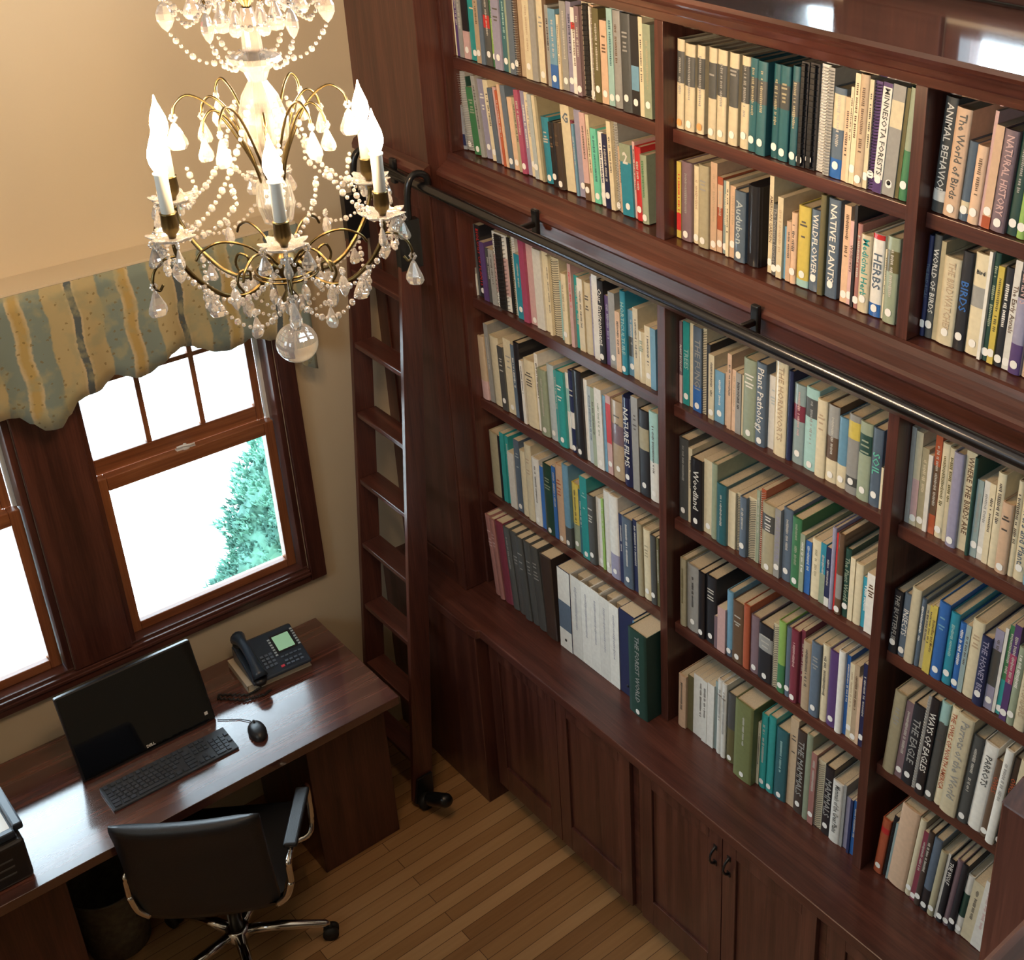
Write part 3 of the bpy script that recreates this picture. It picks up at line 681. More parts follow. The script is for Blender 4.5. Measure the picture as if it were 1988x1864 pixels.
for k in range(6):
    a=ang0+k*PI/3
    # main scroll arm
    m=MB(); m.sm=True; pts=[]
    for t,(r_,z) in enumerate([(.03,3.02),(.06,2.985),(.10,2.972),(.145,2.985),(.185,3.02),(.215,3.06),(.232,3.10),(.235,3.125)]): pts.append(P(r_,a,z))
    m.curve(pts,[.006,.0055,.005,.005,.005,.005,.0045,.005],8)
    m.curve([P(.235,a,3.10),P(.262,a,3.10),P(.285,a,3.082),P(.292,a,3.055),P(.282,a,3.04),P(.272,a,3.05)],.003,6)
    m.curve([P(.10,a,2.972),P(.115,a,3.0),P(.105,a,3.025),P(.085,a,3.02),P(.085,a,3.0)],.003,6)
    arm=m.build('arm',brass,cd)
    # scalloped drip pan
    m=MB(); m.sm=True; c=P(RA,a,ZP); n=36; ra=[]
    for r_,z,s_ in((.004,0,0),(.022,.001,.05),(.036,.004,.14),(.043,.011,.2),(.042,.012,.2),(.035,.0065,.14),(.02,.004,.05),(.004,.003,0)):
        ra.append([m.vert((c[0]+r_*(1+s_*math.cos(7*2*PI*i/n))*math.cos(2*PI*i/n),c[1]+r_*(1+s_*math.cos(7*2*PI*i/n))*math.sin(2*PI*i/n),c[2]+z+.3*r_*s_*math.cos(7*2*PI*i/n))) for i in range(n)])
    for A_,B_ in zip(ra,ra[1:]):
        for i in range(n): m.face((A_[i],A_[(i+1)%n],B_[(i+1)%n],B_[i]))
    m.face(ra[0]); m.face(ra[-1]); m.build('drip_pan',crystal,arm)
    m=MB(); m.sm=True; m.lathe([(.001,0),(.007,.0),(.009,.008),(.015,.016),(.0165,.026),(.015,.05),(.0165,.053),(.001,.053)],(c[0],c[1],ZP+.004),18); m.build('candle_cup',brass,arm)
    m=MB(); m.sm=True; m.lathe([(.001,0),(.0125,0),(.0125,.076),(.0145,.078),(.0145,.081),(.001,.081)],(c[0],c[1],ZP+.0575),18); cs=m.build('candle_sleeve',candlem,arm)
    m=MB(); m.sm=True; m.lathe(bulb_prof,(c[0],c[1],ZP+.139),16); m.build('bulb',bulbm,cs)
    li=bpy.data.lights.new('bulb_light','POINT'); li.energy=BULBW; li.color=(1,.60,.36); li.shadow_soft_size=.02
    lo_=bpy.data.objects.new('bulb_light',li); COL.objects.link(lo_); lo_.location=(c[0],c[1],ZP+.245)
    # drops round the pan
    for j in range(3):
        b=a+(j-1)*1.25
        crystal_drop(c[0]+.043*math.cos(b),c[1]+.043*math.sin(b),ZP-.004,.044,'pear',b)
    crystal_drop(*P(.292,a,3.045),.06,'pear',a)
    crystal_drop(*P(.10,a,2.966),.05,'almond',a)
    crystal_drop(*P(.175,a,2.998),.042,'pear',a)
    # tall scroll wires with large drops
    h=a+PI/6
    for q,(aa,rs) in enumerate(((a,1.0),(h,1.25))):
        m=MB(); m.sm=True
        m.curve([P(.012,aa,3.12+.06*q),P(.035*rs,aa,3.24+.03*q),P(.07*rs,aa,3.335+.02*q),P(.105*rs,aa,3.37+.02*q),P(.128*rs,aa,3.355+.02*q),P(.135*rs,aa,3.33+.02*q)],.0028,6); m.build('scroll_wire',brass,cd)
        crystal_drop(*P(.135*rs,aa,3.32+.02*q),.062 if q else .05,'pear',aa)
    # strands
    strand([P(.128*1.25,h,3.24)]+catenary(P(.15,h,3.2),P(RA-.02,a,3.13),.02))
    strand(catenary(P(.05,h,3.37),P(RA-.03,a,3.145),.05),.0055)
    strand(catenary(P(RA+.03,a,3.13),P(RA+.03,a+PI/3,3.13),.105,14),.0048)
    strand(catenary(P(.19,a,3.02),P(.19,a+PI/3,3.02),.085,14),.0052)
    strand(catenary(P(.12,a,2.965),P(.03,a,2.90),.012),.0045)
    crystal_drop(*P(.21,h,3.045),.052,'almond',h)
    crystal_drop(*P(.15,h,2.955),.05,'pear',h)
    crystal_drop(*P(.065,h,2.985),.045,'almond',h)
    # inner arm loops
    m=MB(); m.sm=True; m.curve([P(.03,h,3.02),P(.07,h,3.06),P(.12,h,3.075),P(.16,h,3.06),P(.175,h,3.04)],.003,6); m.build('scroll_wire',brass,cd)
    # top tier
    m=MB(); m.sm=True; m.curve([P(.02,h,3.60),P(.05,h,3.575),P(.08,h,3.60),P(.105,h,3.635),P(.135,h,3.63),P(.15,h,3.60),P(.142,h,3.58)],.003,6); m.build('top_scroll',brass,cd)
    crystal_drop(*P(.15,h,3.575),.06,'almond',h)
    crystal_drop(*P(.10,h,3.585),.05,'pear',h)
    crystal_drop(*P(.05,h,3.56),.055,'pear',h)
    strand(catenary(P(.15,h,3.60),P(.15,h+PI/3,3.60),.06,12),.0048)
    strand(catenary(P(.145,h,3.51),P(.05,h,3.46),.03),.0048)
m=MB(); m.sm=True; m.sphere((AX,AY,2.822),.0455,28,18); m.build('ball',crystal,cd)
m=MB(); m.sm=True; m.tube([(AX+.009*math.cos(t),AY,2.882+.014*math.sin(t)) for t in [2*PI*k/16 for k in range(16)]],.0022,6,closed=True); m.build('hook_ring',brass,cd)
for k in range(8): 
    a=k*PI/4; crystal_drop(*P(.022,a,2.935),.036,'almond',a,False)

# ---------------- outside ----------------
gm=plain('pale_concrete',(.66,.66,.64),.9)
struct(box(-9,9,.3,24,-1.0,-.9).build('ground_outside',gm))
fol,_nt,_b=new_mat('evergreen_foliage'); _no=N(_nt,'ShaderNodeTexNoise'); _no.inputs['Scale'].default_value=6; _tc=N(_nt,'ShaderNodeTexCoord'); _nt.links.new(_tc.outputs['Object'],_no.inputs['Vector'])
_r=ramp(_nt,[(.35,(.035,.12,.10)),(.6,(.12,.31,.24))]); _nt.links.new(_no.outputs['Fac'],_r.inputs[0]); _nt.links.new(_r.outputs[0],_b.inputs['Base Color']); _b.inputs['Roughness'].default_value=.8
tr=thing('evergreen_shrub','bushy evergreen shrub outside, seen through the right desk window','shrub',(-.17,2.1,-.9))
rnd=random.Random(3); m=MB()
def shr(t,a): return (.50*(1-t)**.7+.02)*(1+.16*math.sin(a*3+t*11)+.10*math.sin(a*7-t*23)+.06*math.sin(a*13+t*41))
n=40; g=[]
for i in range(31):
    t=i/30; g.append([m.vert((-.17+shr(t,2*PI*k/n)*.86*math.cos(2*PI*k/n),2.1+shr(t,2*PI*k/n)*.86*math.sin(2*PI*k/n),-.88+t*1.46)) for k in range(n)])
for A_,B_ in zip(g,g[1:]):
    for k in range(n): m.face((A_[k],A_[(k+1)%n],B_[(k+1)%n],B_[k]))
m.build('inner_foliage',fol,tr)
m=MB()
for k in range(5200):
    t=1-math.sqrt(rnd.random()*.998+.001); a=rnd.random()*2*PI; R_=shr(t,a)*rnd.uniform(.82,1.06); z=-.88+t*1.5
    c=Vector((-.17+R_*math.cos(a),2.1+R_*math.sin(a),z)); out=Vector((math.cos(a),math.sin(a),.9)).normalized()
    for j in range(5):
        d=(out+Vector((rnd.uniform(-.7,.7),rnd.uniform(-.7,.7),rnd.uniform(-.4,.8)))).normalized(); l=rnd.uniform(.02,.055); sd=d.cross(Vector((rnd.uniform(-1,1),rnd.uniform(-1,1),.3))).normalized()*rnd.uniform(.004,.009)
        m.poly([c-sd,c+sd,c+d*l+sd*.4,c+d*l-sd*.4])
m.build('foliage',fol,tr,recalc=False)
m=MB(); m.sm=True; m.tube([(-.17,2.1,-.9),(-.17,2.1,.2),(-.17,2.1,.5)],[.04,.025,.008],8); m.build('trunk',plain('bark',(.10,.065,.04),.9),tr)
ROWS=[
('U1',1,3.051,-0.452,0.24,'''
-0.477|0.0083|0.26|1.5|0.0|cr|p||417
-0.4853|0.019|0.25|1.5|0.0|pu|p||927
-0.5043|0.0244|0.25|1.5|0.0|gy|p||1199
-0.5286|0.0332|0.26|1.5|0.0|dk|p|B0-.35:pk|1723
-0.5619|0.0436|0.27|1.5|0.0|te|p|T:cr|2390
-0.6055|0.0263|0.26|1.5|0.0|ta|p|T:br|1408
-0.6317|0.022|0.25|1.5|0.0|sl|p||1143
-0.6537|0.0349|0.27|1.5|0.0|dg|p|B.45-.6:rd|1988
-0.6886|0.023|0.26|1.5|0.0|gn|p|B.1-.6:lg|1280
-0.7117|0.0414|0.25|1.5|0.0|lv|p||2238
-0.753|0.0282|0.26|1.5|0.0|dt|p|T:aq|1615
-0.7812|0.0126|0.27|1.5|0.0|sg|p|n|758
-0.7939|0.0306|0.27|1.5|0.0|sl|p||1857
-0.8245|0.0182|0.26|1.5|0.0|br|s||1076
-0.8428|0.0334|0.26|1.5|0.0|ta|p|n|1995
-0.8762|0.0331|0.25|1.5|0.0|cr|p|T:ta|1925
-0.9093|0.0295|0.27|1.5|0.0|gy|p|n|1888
-0.9389|0.0319|0.26|1.5|0.0|cr|p|T:gy|1989
-0.9708|0.0211|0.27|1.5|0.0|br|p|n|1384
-0.9919|0.0183|0.246|1.5|0.0|gy|p|T:dk|1101
-1.0102|0.0351|0.239|1.5|0.0|lb|p|B.0-.3:bl|2075
-1.0453|0.0116|0.225|1.5|0.0|cr|p||651
-1.0569|0.0307|0.267|1.5|0.0|gy|p||2079
-1.0876|0.0244|0.27|1.5|0.0|lv|p|T:nv|1687
-1.112|0.0237|0.257|1.5|0.0|wh|p|B.75-.83:rd T:br|1578
-1.1357|0.0225|0.265|1.5|0.0|mv|p||1565
-1.1582|0.0469|0.281|1.5|0.0|cr|c||3527
-1.2051|0.0171|0.278|1.5|0.0|pc|c||1293
-1.2222|0.0291|0.273|1.5|0.0|ol|p||2181
-1.2513|0.0312|0.243|1.5|0.0|pc|p|T:br|2104
-1.2825|0.0262|0.281|1.5|0.0|aq|p|T:dt|2076
-1.3087|0.0353|0.281|1.5|0.0|gy|b|T:br|2845
-1.344|0.0093|0.281|1.5|0.0|nv|p|n|761
-1.3533|0.0431|0.281|1.5|0.0|dg|b|T:gy|3554
-1.3964|0.0329|0.28|1.5|0.0|dk|p|B.25-.5:lb|2752
-1.4293|0.0181|0.281|1.5|0.0|cr|p|n|1542
-1.4474|0.0337|0.265|1.5|0.0|sg|p|T:kh|2738
'''),
('U0',1,2.727,-0.452,0.24,'''
-0.477|0.0199|0.264|8.0|0.0|mt|p|B.05-.2:nv|927
-0.4969|0.0457|0.27|7.9|0.0|gy|s||2213
-0.5425|0.0074|0.26|7.7|0.0|dgn|p|n|351
-0.55|0.0419|0.229|7.6|0.0|gn|p|T:sg|1749
-0.5919|0.0226|0.275|7.5|0.0|gy|p||1155
-0.6145|0.0348|0.268|7.3|0.0|lv|p|T:wh|1752
-0.6493|0.0285|0.271|7.2|0.0|cr|p||1469
-0.6778|0.0256|0.251|7.1|0.0|sl|p|n|1234
-0.7033|0.0189|0.259|6.9|0.0|pk|p|n|950
-0.7223|0.0147|0.252|6.8|0.0|or|p|n|724
-0.737|0.0146|0.275|6.7|0.0|pc|p||794
-0.7516|0.0262|0.275|6.6|0.0|sl|p||1433
-0.7778|0.0274|0.241|6.4|0.0|pc|p||1326
-0.8052|0.0201|0.246|6.3|0.0|kh|p||1001
-0.8253|0.0242|0.275|6.2|0.0|mg|p||1367
-0.8495|0.0212|0.275|6.0|0.0|lv|p|T:wh|1209
-0.8707|0.0239|0.275|5.9|0.0|cr|p|T:gy|1375
-0.8945|0.0212|0.275|5.8|0.0|pb|p||1233
-0.9157|0.0191|0.275|5.6|0.0|cr|p|n|1122
-0.9349|0.0135|0.275|5.5|0.0|kh|p|n|799
-0.9484|0.0426|0.215|5.4|0.0|tb|b||1977
-0.991|0.0313|0.208|5.2|0.0|dk|b|T:br|1431
-1.0224|0.0332|0.213|5.1|0.0|db|b|T:br|1577
-1.0555|0.0449|0.275|5.0|0.0|cr|f| X1:G:sl:.85|2821
-1.1005|0.0131|0.235|4.8|0.0|mr|p|n|708
-1.1136|0.0117|0.228|4.7|0.0|lb|p||619
-1.1253|0.035|0.275|4.6|0.0|lv|p||2259
-1.1603|0.0256|0.275|4.4|0.0|pk|p|B0-.2:br|1680
-1.1859|0.0166|0.273|4.3|0.0|cr|p|T:br|1086
-1.2025|0.0281|0.235|4.2|0.0|mi|p|T:dt|1598
-1.2305|0.0298|0.231|4.1|0.0|wh|b|T:nv|1687
-1.2604|0.0236|0.232|3.9|0.0|nv|p||1360
-1.2839|0.0197|0.275|3.8|0.0|cr|p|n|1366
-1.3037|0.0172|0.275|3.7|0.0|gy|s||1199
-1.3208|0.0171|0.205|3.5|0.0|pc|p|n|888
-1.3379|0.0518|0.221|3.4|0.0|tb|p|B.75-1:sg X1:2:wh:.8|2959
-1.3897|0.0117|0.236|3.3|0.0|pk|p|T:br|725
-1.4014|0.0299|0.226|3.1|0.0|rd|b||1784
-1.4313|0.0305|0.21|3.0|0.0|sg|b|T:gn|1716
'''),
('U1',2,3.051,-0.450,0.23,'''
-1.58|0.0297|0.249|-1.0|0.0|cr|b|B.52-.87:dg T:gy o|2409
-1.6097|0.0398|0.241|-1.0|0.0|cr|b|B.52-.86:dg T:gy|3184
-1.652|0.0313|0.243|-1.0|0.0|cr|b|B.52-.86:dg T:gy o|2584
-1.706|0.0317|0.248|-1.0|0.0|cr|b|B.45-.84:dg T:gy|2741
-1.7378|0.0366|0.248|-1.0|0.0|cr|b|B.5-.84:dg T:gy|3228
-1.7832|0.0358|0.248|-1.0|0.0|cr|b|B.42-.84:dg T:gy|3234
-1.8269|0.0313|0.247|-1.0|0.0|cr|b|B.5-.9:dg T:gy|2873
-1.8582|0.029|0.248|-1.0|0.0|dt|b|B.55-.8:dg T:kh|2724
-1.893|0.0355|0.247|-1.0|0.0|dt|b|B.55-.8:dg T:kh|3387
-1.9387|0.0263|0.247|-1.0|0.0|dt|b|B.55-.8:dg T:kh|2564
-1.9651|0.0353|0.248|-1.0|0.0|dt|b|B.55-.8:dg T:kh|3507
-2.0114|0.025|0.256|-1.0|0.0|dt|b|B.5-.85:dg T:kh|2629
-2.0364|0.0259|0.271|-1.0|0.0|dk|c||2924
-2.0623|0.0322|0.272|-1.0|0.0|dk|c||3722
-2.0945|0.0311|0.274|-1.0|0.0|wh|s|n|3689
-2.1257|0.0212|0.273|-1.0|0.0|gy|s|n|2534
-2.1468|0.0403|0.229|-1.0|0.0|sl|b|B0-.22:bl B.55-.93:cr|4080
-2.1871|0.0171|0.212|-1.0|0.0|pc|p|n|1625
-2.2042|0.0102|0.241|-1.0|0.0|cr|p|T:br|1117
-2.2144|0.0166|0.276|-1.0|0.0|cr|p|T:br|2106
-2.231|0.0296|0.278|-1.0|0.0|ta|b|T:br|3847
-2.2606|0.0133|0.27|-1.0|0.0|cr|p||1692
-2.2739|0.0206|0.269|-1.0|0.0|pu|s||2649
-2.2945|0.0278|0.273|-3.0|0.0|wh|p|B0-.13:pu B.96-1:pu X:MINNESOTA FORESTS:dg|3664
-2.3223|0.038|0.273|-3.0|0.0|gy|r|B.62-.86:cr|5126
-2.3603|0.0118|0.271|-3.0|0.0|ol|p|n|1600
-2.3721|0.0253|0.275|-3.0|0.0|gn|b|B.45-1:sg|3522
'''),
('U0',2,2.727,-0.452,0.24,'''
-1.58|0.004|0.216|0.0|0.0|aqg|b|T:sl|247
-1.584|0.0186|0.228|0.0|0.0|ye|p|B.1-.33:rd T:rd|1221
-1.6026|0.0446|0.235|0.0|0.0|mv|b|T:gy|3078
-1.6472|0.0283|0.231|0.0|0.0|cr|b|T:ta|1952
-1.6755|0.0422|0.243|0.0|0.0|kh|b|T:gy|3112
-1.7177|0.0264|0.258|0.0|0.0|pc|p|T:ta|2112
-1.7441|0.0211|0.222|0.0|0.0|or|p|B.0-.3:pc B.6-.9:pc|1459
-1.7652|0.0184|0.215|0.0|0.0|aqg|p|T:cr|1247
-1.7837|0.0121|0.22|0.0|0.0|cr|p|n|845
-1.7958|0.0224|0.21|0.0|0.0|pc|p|T:ta|1502
-1.8181|0.0442|0.205|0.0|0.0|sl|b| X:Audubon:pb|2951
-1.8624|0.0483|0.231|0.0|0.0|dk|v|n|3718
-1.9438|0.0157|0.275|0.0|0.0|cr|p| X:AMERICAN GARDEN:br|1501
-1.9596|0.024|0.203|0.0|0.0|dg|b| X:The Immense Journey:gy|1690
-1.9836|0.0209|0.229|0.0|0.0|cr|p|T:ta|1686
-2.0045|0.0119|0.15|0.0|0.0|lb|p||629
-2.0164|0.0172|0.17|0.0|0.0|pc|p||1041
-2.0336|0.0209|0.2|0.0|0.0|pc|b||1504
-2.0546|0.0432|0.225|0.0|0.0|ye|b|B0-.09:aq|3579
-2.0978|0.0352|0.226|0.0|0.0|sl|b| X:WILDFLOWERS:wh|2986
-2.1329|0.0201|0.275|0.0|0.0|ol|b|n|2123
-2.1531|0.0416|0.27|0.0|0.0|sl|b| X:NATIVE PLANTS:wh|4374
-2.2055|0.0226|0.264|0.0|0.0|pc|p|T:br|2374
-2.2281|0.0164|0.228|0.0|0.0|pk|p| X:Wildflowers:br|1501
-2.2445|0.01|0.275|0.0|0.0|dk|p|n|1118
-2.2546|0.0175|0.23|0.0|0.0|bk|b||1636
-2.272|0.036|0.209|0.0|0.0|cr|b| X:Medicinal Herbs:te|3097
-2.3081|0.0384|0.221|0.0|0.0|wh|b|B0-.16:bl B.94-1:rd X:HERBS:sl|3571
-2.3465|0.0112|0.188|0.0|0.0|cr|p||889
-2.3576|0.0403|0.229|0.0|0.0|sg|b|B.6-.85:ol|3997
'''),  # slim black paperback entry: shaded gap between spines, its darkness built as a book
('U1',3,3.051,-0.450,0.23,'''
-2.473|0.0361|0.276|-3.0|0.0|dg|b|B.1-.2:wh n X:ANIMAL BEHAVIOR:wh|5377
-2.5091|0.0437|0.259|-3.0|0.0|pc|b| X:The World of Birds:dg|6240
-2.5528|0.0257|0.19|-3.0|0.0|sl|b|B.1-.25:cr|2718
-2.5785|0.0297|0.187|-3.0|0.0|pc|b|T:br|3147
-2.6082|0.0101|0.271|-3.0|0.0|pk|p|n|1581
-2.6182|0.0228|0.242|-3.0|0.0|pc|p|B0-.12:or|3221
-2.641|0.0394|0.238|-3.0|0.0|mv|b| X:NATURAL HISTORY:pk|5586
-2.6804|0.0305|0.239|-3.0|0.0|dgn|b|T:gy|4438
-2.7109|0.0219|0.242|-3.0|0.0|lg|b||3280
-2.7328|0.0217|0.247|-3.0|0.0|or|b||67
-2.7545|0.0215|0.243|-3.0|0.0|cr|b||66
-2.776|0.0266|0.249|-3.0|0.0|sl|b||85
'''),
('U0',3,2.727,-0.452,0.24,'''
-2.473|0.0135|0.264|-1.0|0.0|nv|b| X:THE BIRD ATLAS:sl|1636
-2.4865|0.0223|0.27|-1.0|0.0|dg|b| X:WORLD OF BIRDS:wh|2798
-2.5088|0.0142|0.258|-1.0|0.0|kh|p|n|1723
-2.523|0.05|0.227|-1.0|0.0|cr|b| X:THE BIRDWATCHER:ta|5398
-2.573|0.0323|0.254|-1.0|0.0|dk|b| X:BIRDS:bl|4003
-2.6053|0.0431|0.259|-1.0|0.0|cr|b|B.48-.68:gy X1:Bird:dk:.82|5578
-2.6484|0.0093|0.275|-1.0|0.0|wh|p|n|1297
-2.6576|0.0183|0.275|-1.0|0.0|dgn|b|T:sg|2578
-2.6759|0.0171|0.248|-1.0|0.0|ye|p|T:ol|2186
-2.6931|0.0246|0.251|-1.0|0.0|dk|b|T:wh|3229
-2.7176|0.0193|0.275|-1.0|0.0|wh|p| X:The Early Annals:br|2816
-2.7369|0.033|0.255|-1.0|0.0|lv|b|B.75-1:dk B0-.3:pu X1:CLEMENTS:pk:.87|4526
-2.7699|0.0203|0.262|-1.0|0.0|pc|b||58
-2.7902|0.0239|0.269|-1.0|0.0|cr|b||71
-2.814|0.025|0.275|-1.0|0.0|lb|b||77
'''),
('A',1,2.173,-0.445,0.24,'''
-0.477|0.004|0.21|3.0|0.0|gy|p|B0-.4:wh T:dk|126
-0.481|0.0168|0.275|2.9|0.0|dg|p|n|702
-0.4978|0.0314|0.278|2.9|0.0|dk|p| X:BIOLOGY OF PLANTS:rd|1338
-0.5293|0.0292|0.225|2.8|0.0|pu|p||1014
-0.5585|0.0239|0.21|2.8|0.0|dg|p||778
-0.5824|0.0288|0.212|2.7|0.0|gy|p||958
-0.6112|0.0851|0.287|2.6|0.0|wh|c|B.2-.7:pk|3956
-0.6963|0.0236|0.292|2.6|0.0|ol|c|n|1138
-0.7199|0.0185|0.298|2.5|0.0|wh|s|n|920
-0.7384|0.0367|0.242|2.5|0.0|tb|p||1493
-0.7752|0.0315|0.303|2.4|0.0|mg|p|n|1633
-0.8067|0.0411|0.317|2.4|0.0|pk|p||2265
-0.8478|0.0454|0.293|2.3|0.0|wh|m|n|2344
-0.8932|0.0322|0.299|2.2|0.0|cr|m|n|1729
-0.9254|0.0146|0.29|2.2|0.0|cr|p|n|762
-0.94|0.0433|0.288|2.1|0.0|cr|s|n|2277
-0.9833|0.0192|0.217|2.1|0.0|aq|p||763
-1.0025|0.0293|0.254|2.0|0.0|cr|b|T:kh|1383
-1.0317|0.0141|0.252|1.9|0.0|gn|p||667
-1.0458|0.018|0.3|1.9|0.0|pk|p|T:rd|1025
-1.0638|0.0226|0.263|1.8|0.0|te|p||1136
-1.0864|0.0291|0.262|1.8|0.0|cr|p|n|1472
-1.1155|0.0351|0.258|1.7|0.0|cr|b|n|1772
-1.1507|0.0169|0.286|1.6|0.0|lv|p||957
-1.1676|0.0289|0.302|1.6|0.0|wh|p|n|1753
-1.1965|0.0303|0.292|1.5|0.0|dk|b| X:Our Environment:wh|1794
-1.2268|0.0234|0.246|1.5|0.0|pu|p|T:lv|1173
-1.2502|0.0322|0.268|1.4|0.0|gy|p||1779
-1.2824|0.0248|0.211|1.4|0.0|pc|p|n|1091
-1.3072|0.0272|0.291|1.3|0.0|tb|b| X:HORTICULTURE:aq|1678
-1.3345|0.0283|0.231|1.2|0.0|lb|p|B.3-.6:dg|1395
-1.3627|0.0255|0.249|1.2|0.0|cr|p|n|1373
-1.3882|0.0344|0.18|1.1|0.0|cr|b|T:sg n|1344
-1.4226|0.03|0.209|1.1|0.0|cr|p||1387
-1.4526|0.0258|0.212|1.0|0.0|lb|p||1222
'''),
('A',2,2.173,-0.443,0.24,'''
-1.58|0.0126|0.279|0.0|0.0|mv|p|B0-.35:pk X:PLANT ECOLOGY:wh|833
-1.5926|0.028|0.283|0.0|0.0|te|p| X:TREES:aq|1896
-1.6205|0.0216|0.285|0.0|0.0|cr|p|n|1492
-1.6422|0.037|0.286|0.0|0.0|sl|p|B0-.3:bl X:THE FUNGI:gy|2605
-1.6792|0.0164|0.289|0.0|0.0|cr|s|n|1178
-1.6956|0.0161|0.242|0.0|0.0|dk|f|n|971
-1.7117|0.0249|0.218|0.0|0.0|cr|p||1356
-1.7366|0.0409|0.174|0.0|0.0|lb|p|T:wh|1794
-1.7775|0.0179|0.181|0.0|0.0|pc|p||832
-1.7953|0.0178|0.251|0.0|0.0|pc|p|n|1162
-1.8131|0.0177|0.205|0.0|0.0|pc|p|T:ta|948
-1.8308|0.023|0.203|0.0|0.0|gy|p|T:dk|1233
-1.8539|0.0087|0.202|0.0|0.0|cr|p|n|469
-1.8626|0.0529|0.265|0.0|0.0|sg|b|T:wh|3816
-1.9155|0.0404|0.271|0.0|0.0|sl|b| X:Plant Pathology:wh|3045
-1.9559|0.033|0.239|0.0|0.0|wh|p|T:pb n|2221
-1.9889|0.0483|0.302|0.0|0.0|cr|b|n X:THE HORNWORTS:ta|4212
-2.0372|0.0184|0.287|0.0|0.0|nv|b|n|1551
-2.0556|0.0446|0.254|0.0|0.0|aqg|b|B.55-.75:mr T:pk|3356
-2.1002|0.0498|0.26|0.0|0.0|aq|b|B.65-.88:dg T:gy|3925
-2.15|0.0369|0.245|0.0|0.0|cr|b|n T:ta|2794
-2.1869|0.042|0.242|0.0|0.0|br|b|B0-.3:cr B.6-1:gy|3197
-2.2289|0.0353|0.22|0.0|0.0|lb|b|B0-.33:cr|2478
-2.2642|0.0433|0.246|0.0|0.0|gy|b|B.7-.92:ye B.1-.22:dg|3472
-2.3075|0.0437|0.242|0.0|0.0|sg|b|B.6-.85:dgn T:sg|3523
-2.3512|0.0367|0.24|0.0|0.0|sl|b| X:SOIL:mi|2992
-2.3879|0.0078|0.13|0.0|0.0|cr|m|n|343
'''),
('A',3,2.173,-0.443,0.24,'''
-2.473|0.0152|0.291|0.0|0.0|gy|p|n|1600
-2.4882|0.0223|0.284|0.0|0.0|cr|p|B.1-.5:pk|2309
-2.5105|0.0219|0.245|0.0|0.0|kh|p|T:cr|1970
-2.5324|0.0137|0.233|0.0|0.0|wh|p||1181
-2.5461|0.0213|0.295|0.0|0.0|or|p|B.2-.7:br n|2363
-2.5674|0.0248|0.283|0.0|0.0|cr|b|T:ol|2665
-2.5922|0.0189|0.279|0.0|0.0|cr|b|T:ol n|2024
-2.6111|0.0315|0.279|0.0|0.0|lv|b||3423
-2.6426|0.0311|0.293|0.0|0.0|cr|p|n X:WHERE THE BIRDS ARE:br|3614
-2.6737|0.0107|0.289|0.0|0.0|dgn|b|n|1241
-2.6845|0.02|0.229|0.0|0.0|aqg|p|T:gy|1836
-2.7045|0.0186|0.234|0.0|0.0|wh|p|T:gy|1756
-2.7231|0.0178|0.236|0.0|0.0|cr|p|n|1718
-2.7409|0.0253|0.277|0.0|0.0|cr|b|n|2906
-2.7662|0.0323|0.206|0.0|0.0|pc|b||2781
-2.7985|0.0173|0.278|0.0|0.0|cr|b|n|2059
-2.8158|0.0326|0.249|0.0|0.0|cr|b| X:Flowers and Plants:sl|3502
-2.8484|0.0212|0.252|0.0|0.0|lb|b||47
-2.8696|0.0315|0.257|0.0|0.0|cr|b||72
-2.901|0.0369|0.266|0.0|0.0|gn|b||89
'''),
('B',1,1.753,-0.452,0.24,'''
-0.477|0.0455|0.262|3.0|0.0|ta|b|B0-.3:pk n|1617
-0.5225|0.0266|0.32|2.9|0.0|gy|p||1176
-0.5491|0.0566|0.283|2.9|0.0|cr|b|n|2241
-0.6058|0.0332|0.262|2.8|0.0|dg|p||1236
-0.639|0.0479|0.303|2.7|0.0|cr|p|T:gy|2098
-0.6869|0.0213|0.295|2.6|0.0|sl|p|T:wh|920
-0.7082|0.0365|0.314|2.6|0.0|dk|b|n|1696
-0.7447|0.0178|0.255|2.5|0.0|wh|p|n|675
-0.7624|0.0641|0.27|2.4|0.0|cr|b|n|2619
-0.8265|0.0205|0.31|2.3|0.0|wh|p|n|980
-0.847|0.0523|0.263|2.3|0.0|sg|b||2143
-0.8993|0.0413|0.299|2.2|0.0|pb|b||1962
-0.9406|0.0133|0.287|2.1|0.0|te|p||611
-0.9539|0.0478|0.297|2.0|0.0|te|b|T:wh|2307
-1.0017|0.0178|0.302|2.0|0.0|wh|p|B.5-.8:aq|882
-1.0194|0.0323|0.319|1.9|0.0|nv|b|B.3-.5:wh|1718
-1.0517|0.0523|0.337|1.8|0.0|dk|b||2989
-1.104|0.0201|0.316|1.7|0.0|wh|p|n|1091
-1.1241|0.0229|0.299|1.7|0.0|pb|p|T:sl|1181
-1.147|0.0199|0.304|1.6|0.0|sg|p||1052
-1.1669|0.038|0.311|1.5|0.0|wh|p|T:sg|2088
-1.2049|0.0154|0.295|1.4|0.0|lb|p||807
-1.2202|0.0264|0.303|1.4|0.0|pk|p|B.4-.9:rd|1437
-1.2466|0.0633|0.3|1.3|0.0|ta|b|B.45-.7:mv|3473
-1.3099|0.0469|0.338|1.2|0.0|nv|v| X:NATURE FILMS:wh|2971
-1.3569|0.0336|0.354|1.1|0.0|gy|p|n|2268
-1.3905|0.0503|0.322|1.1|0.0|dk|b|B.55-.8:kh T:kh|3131
-1.4407|0.0439|0.334|1.0|0.0|aq|b|B0-.45:wh|2890
'''),
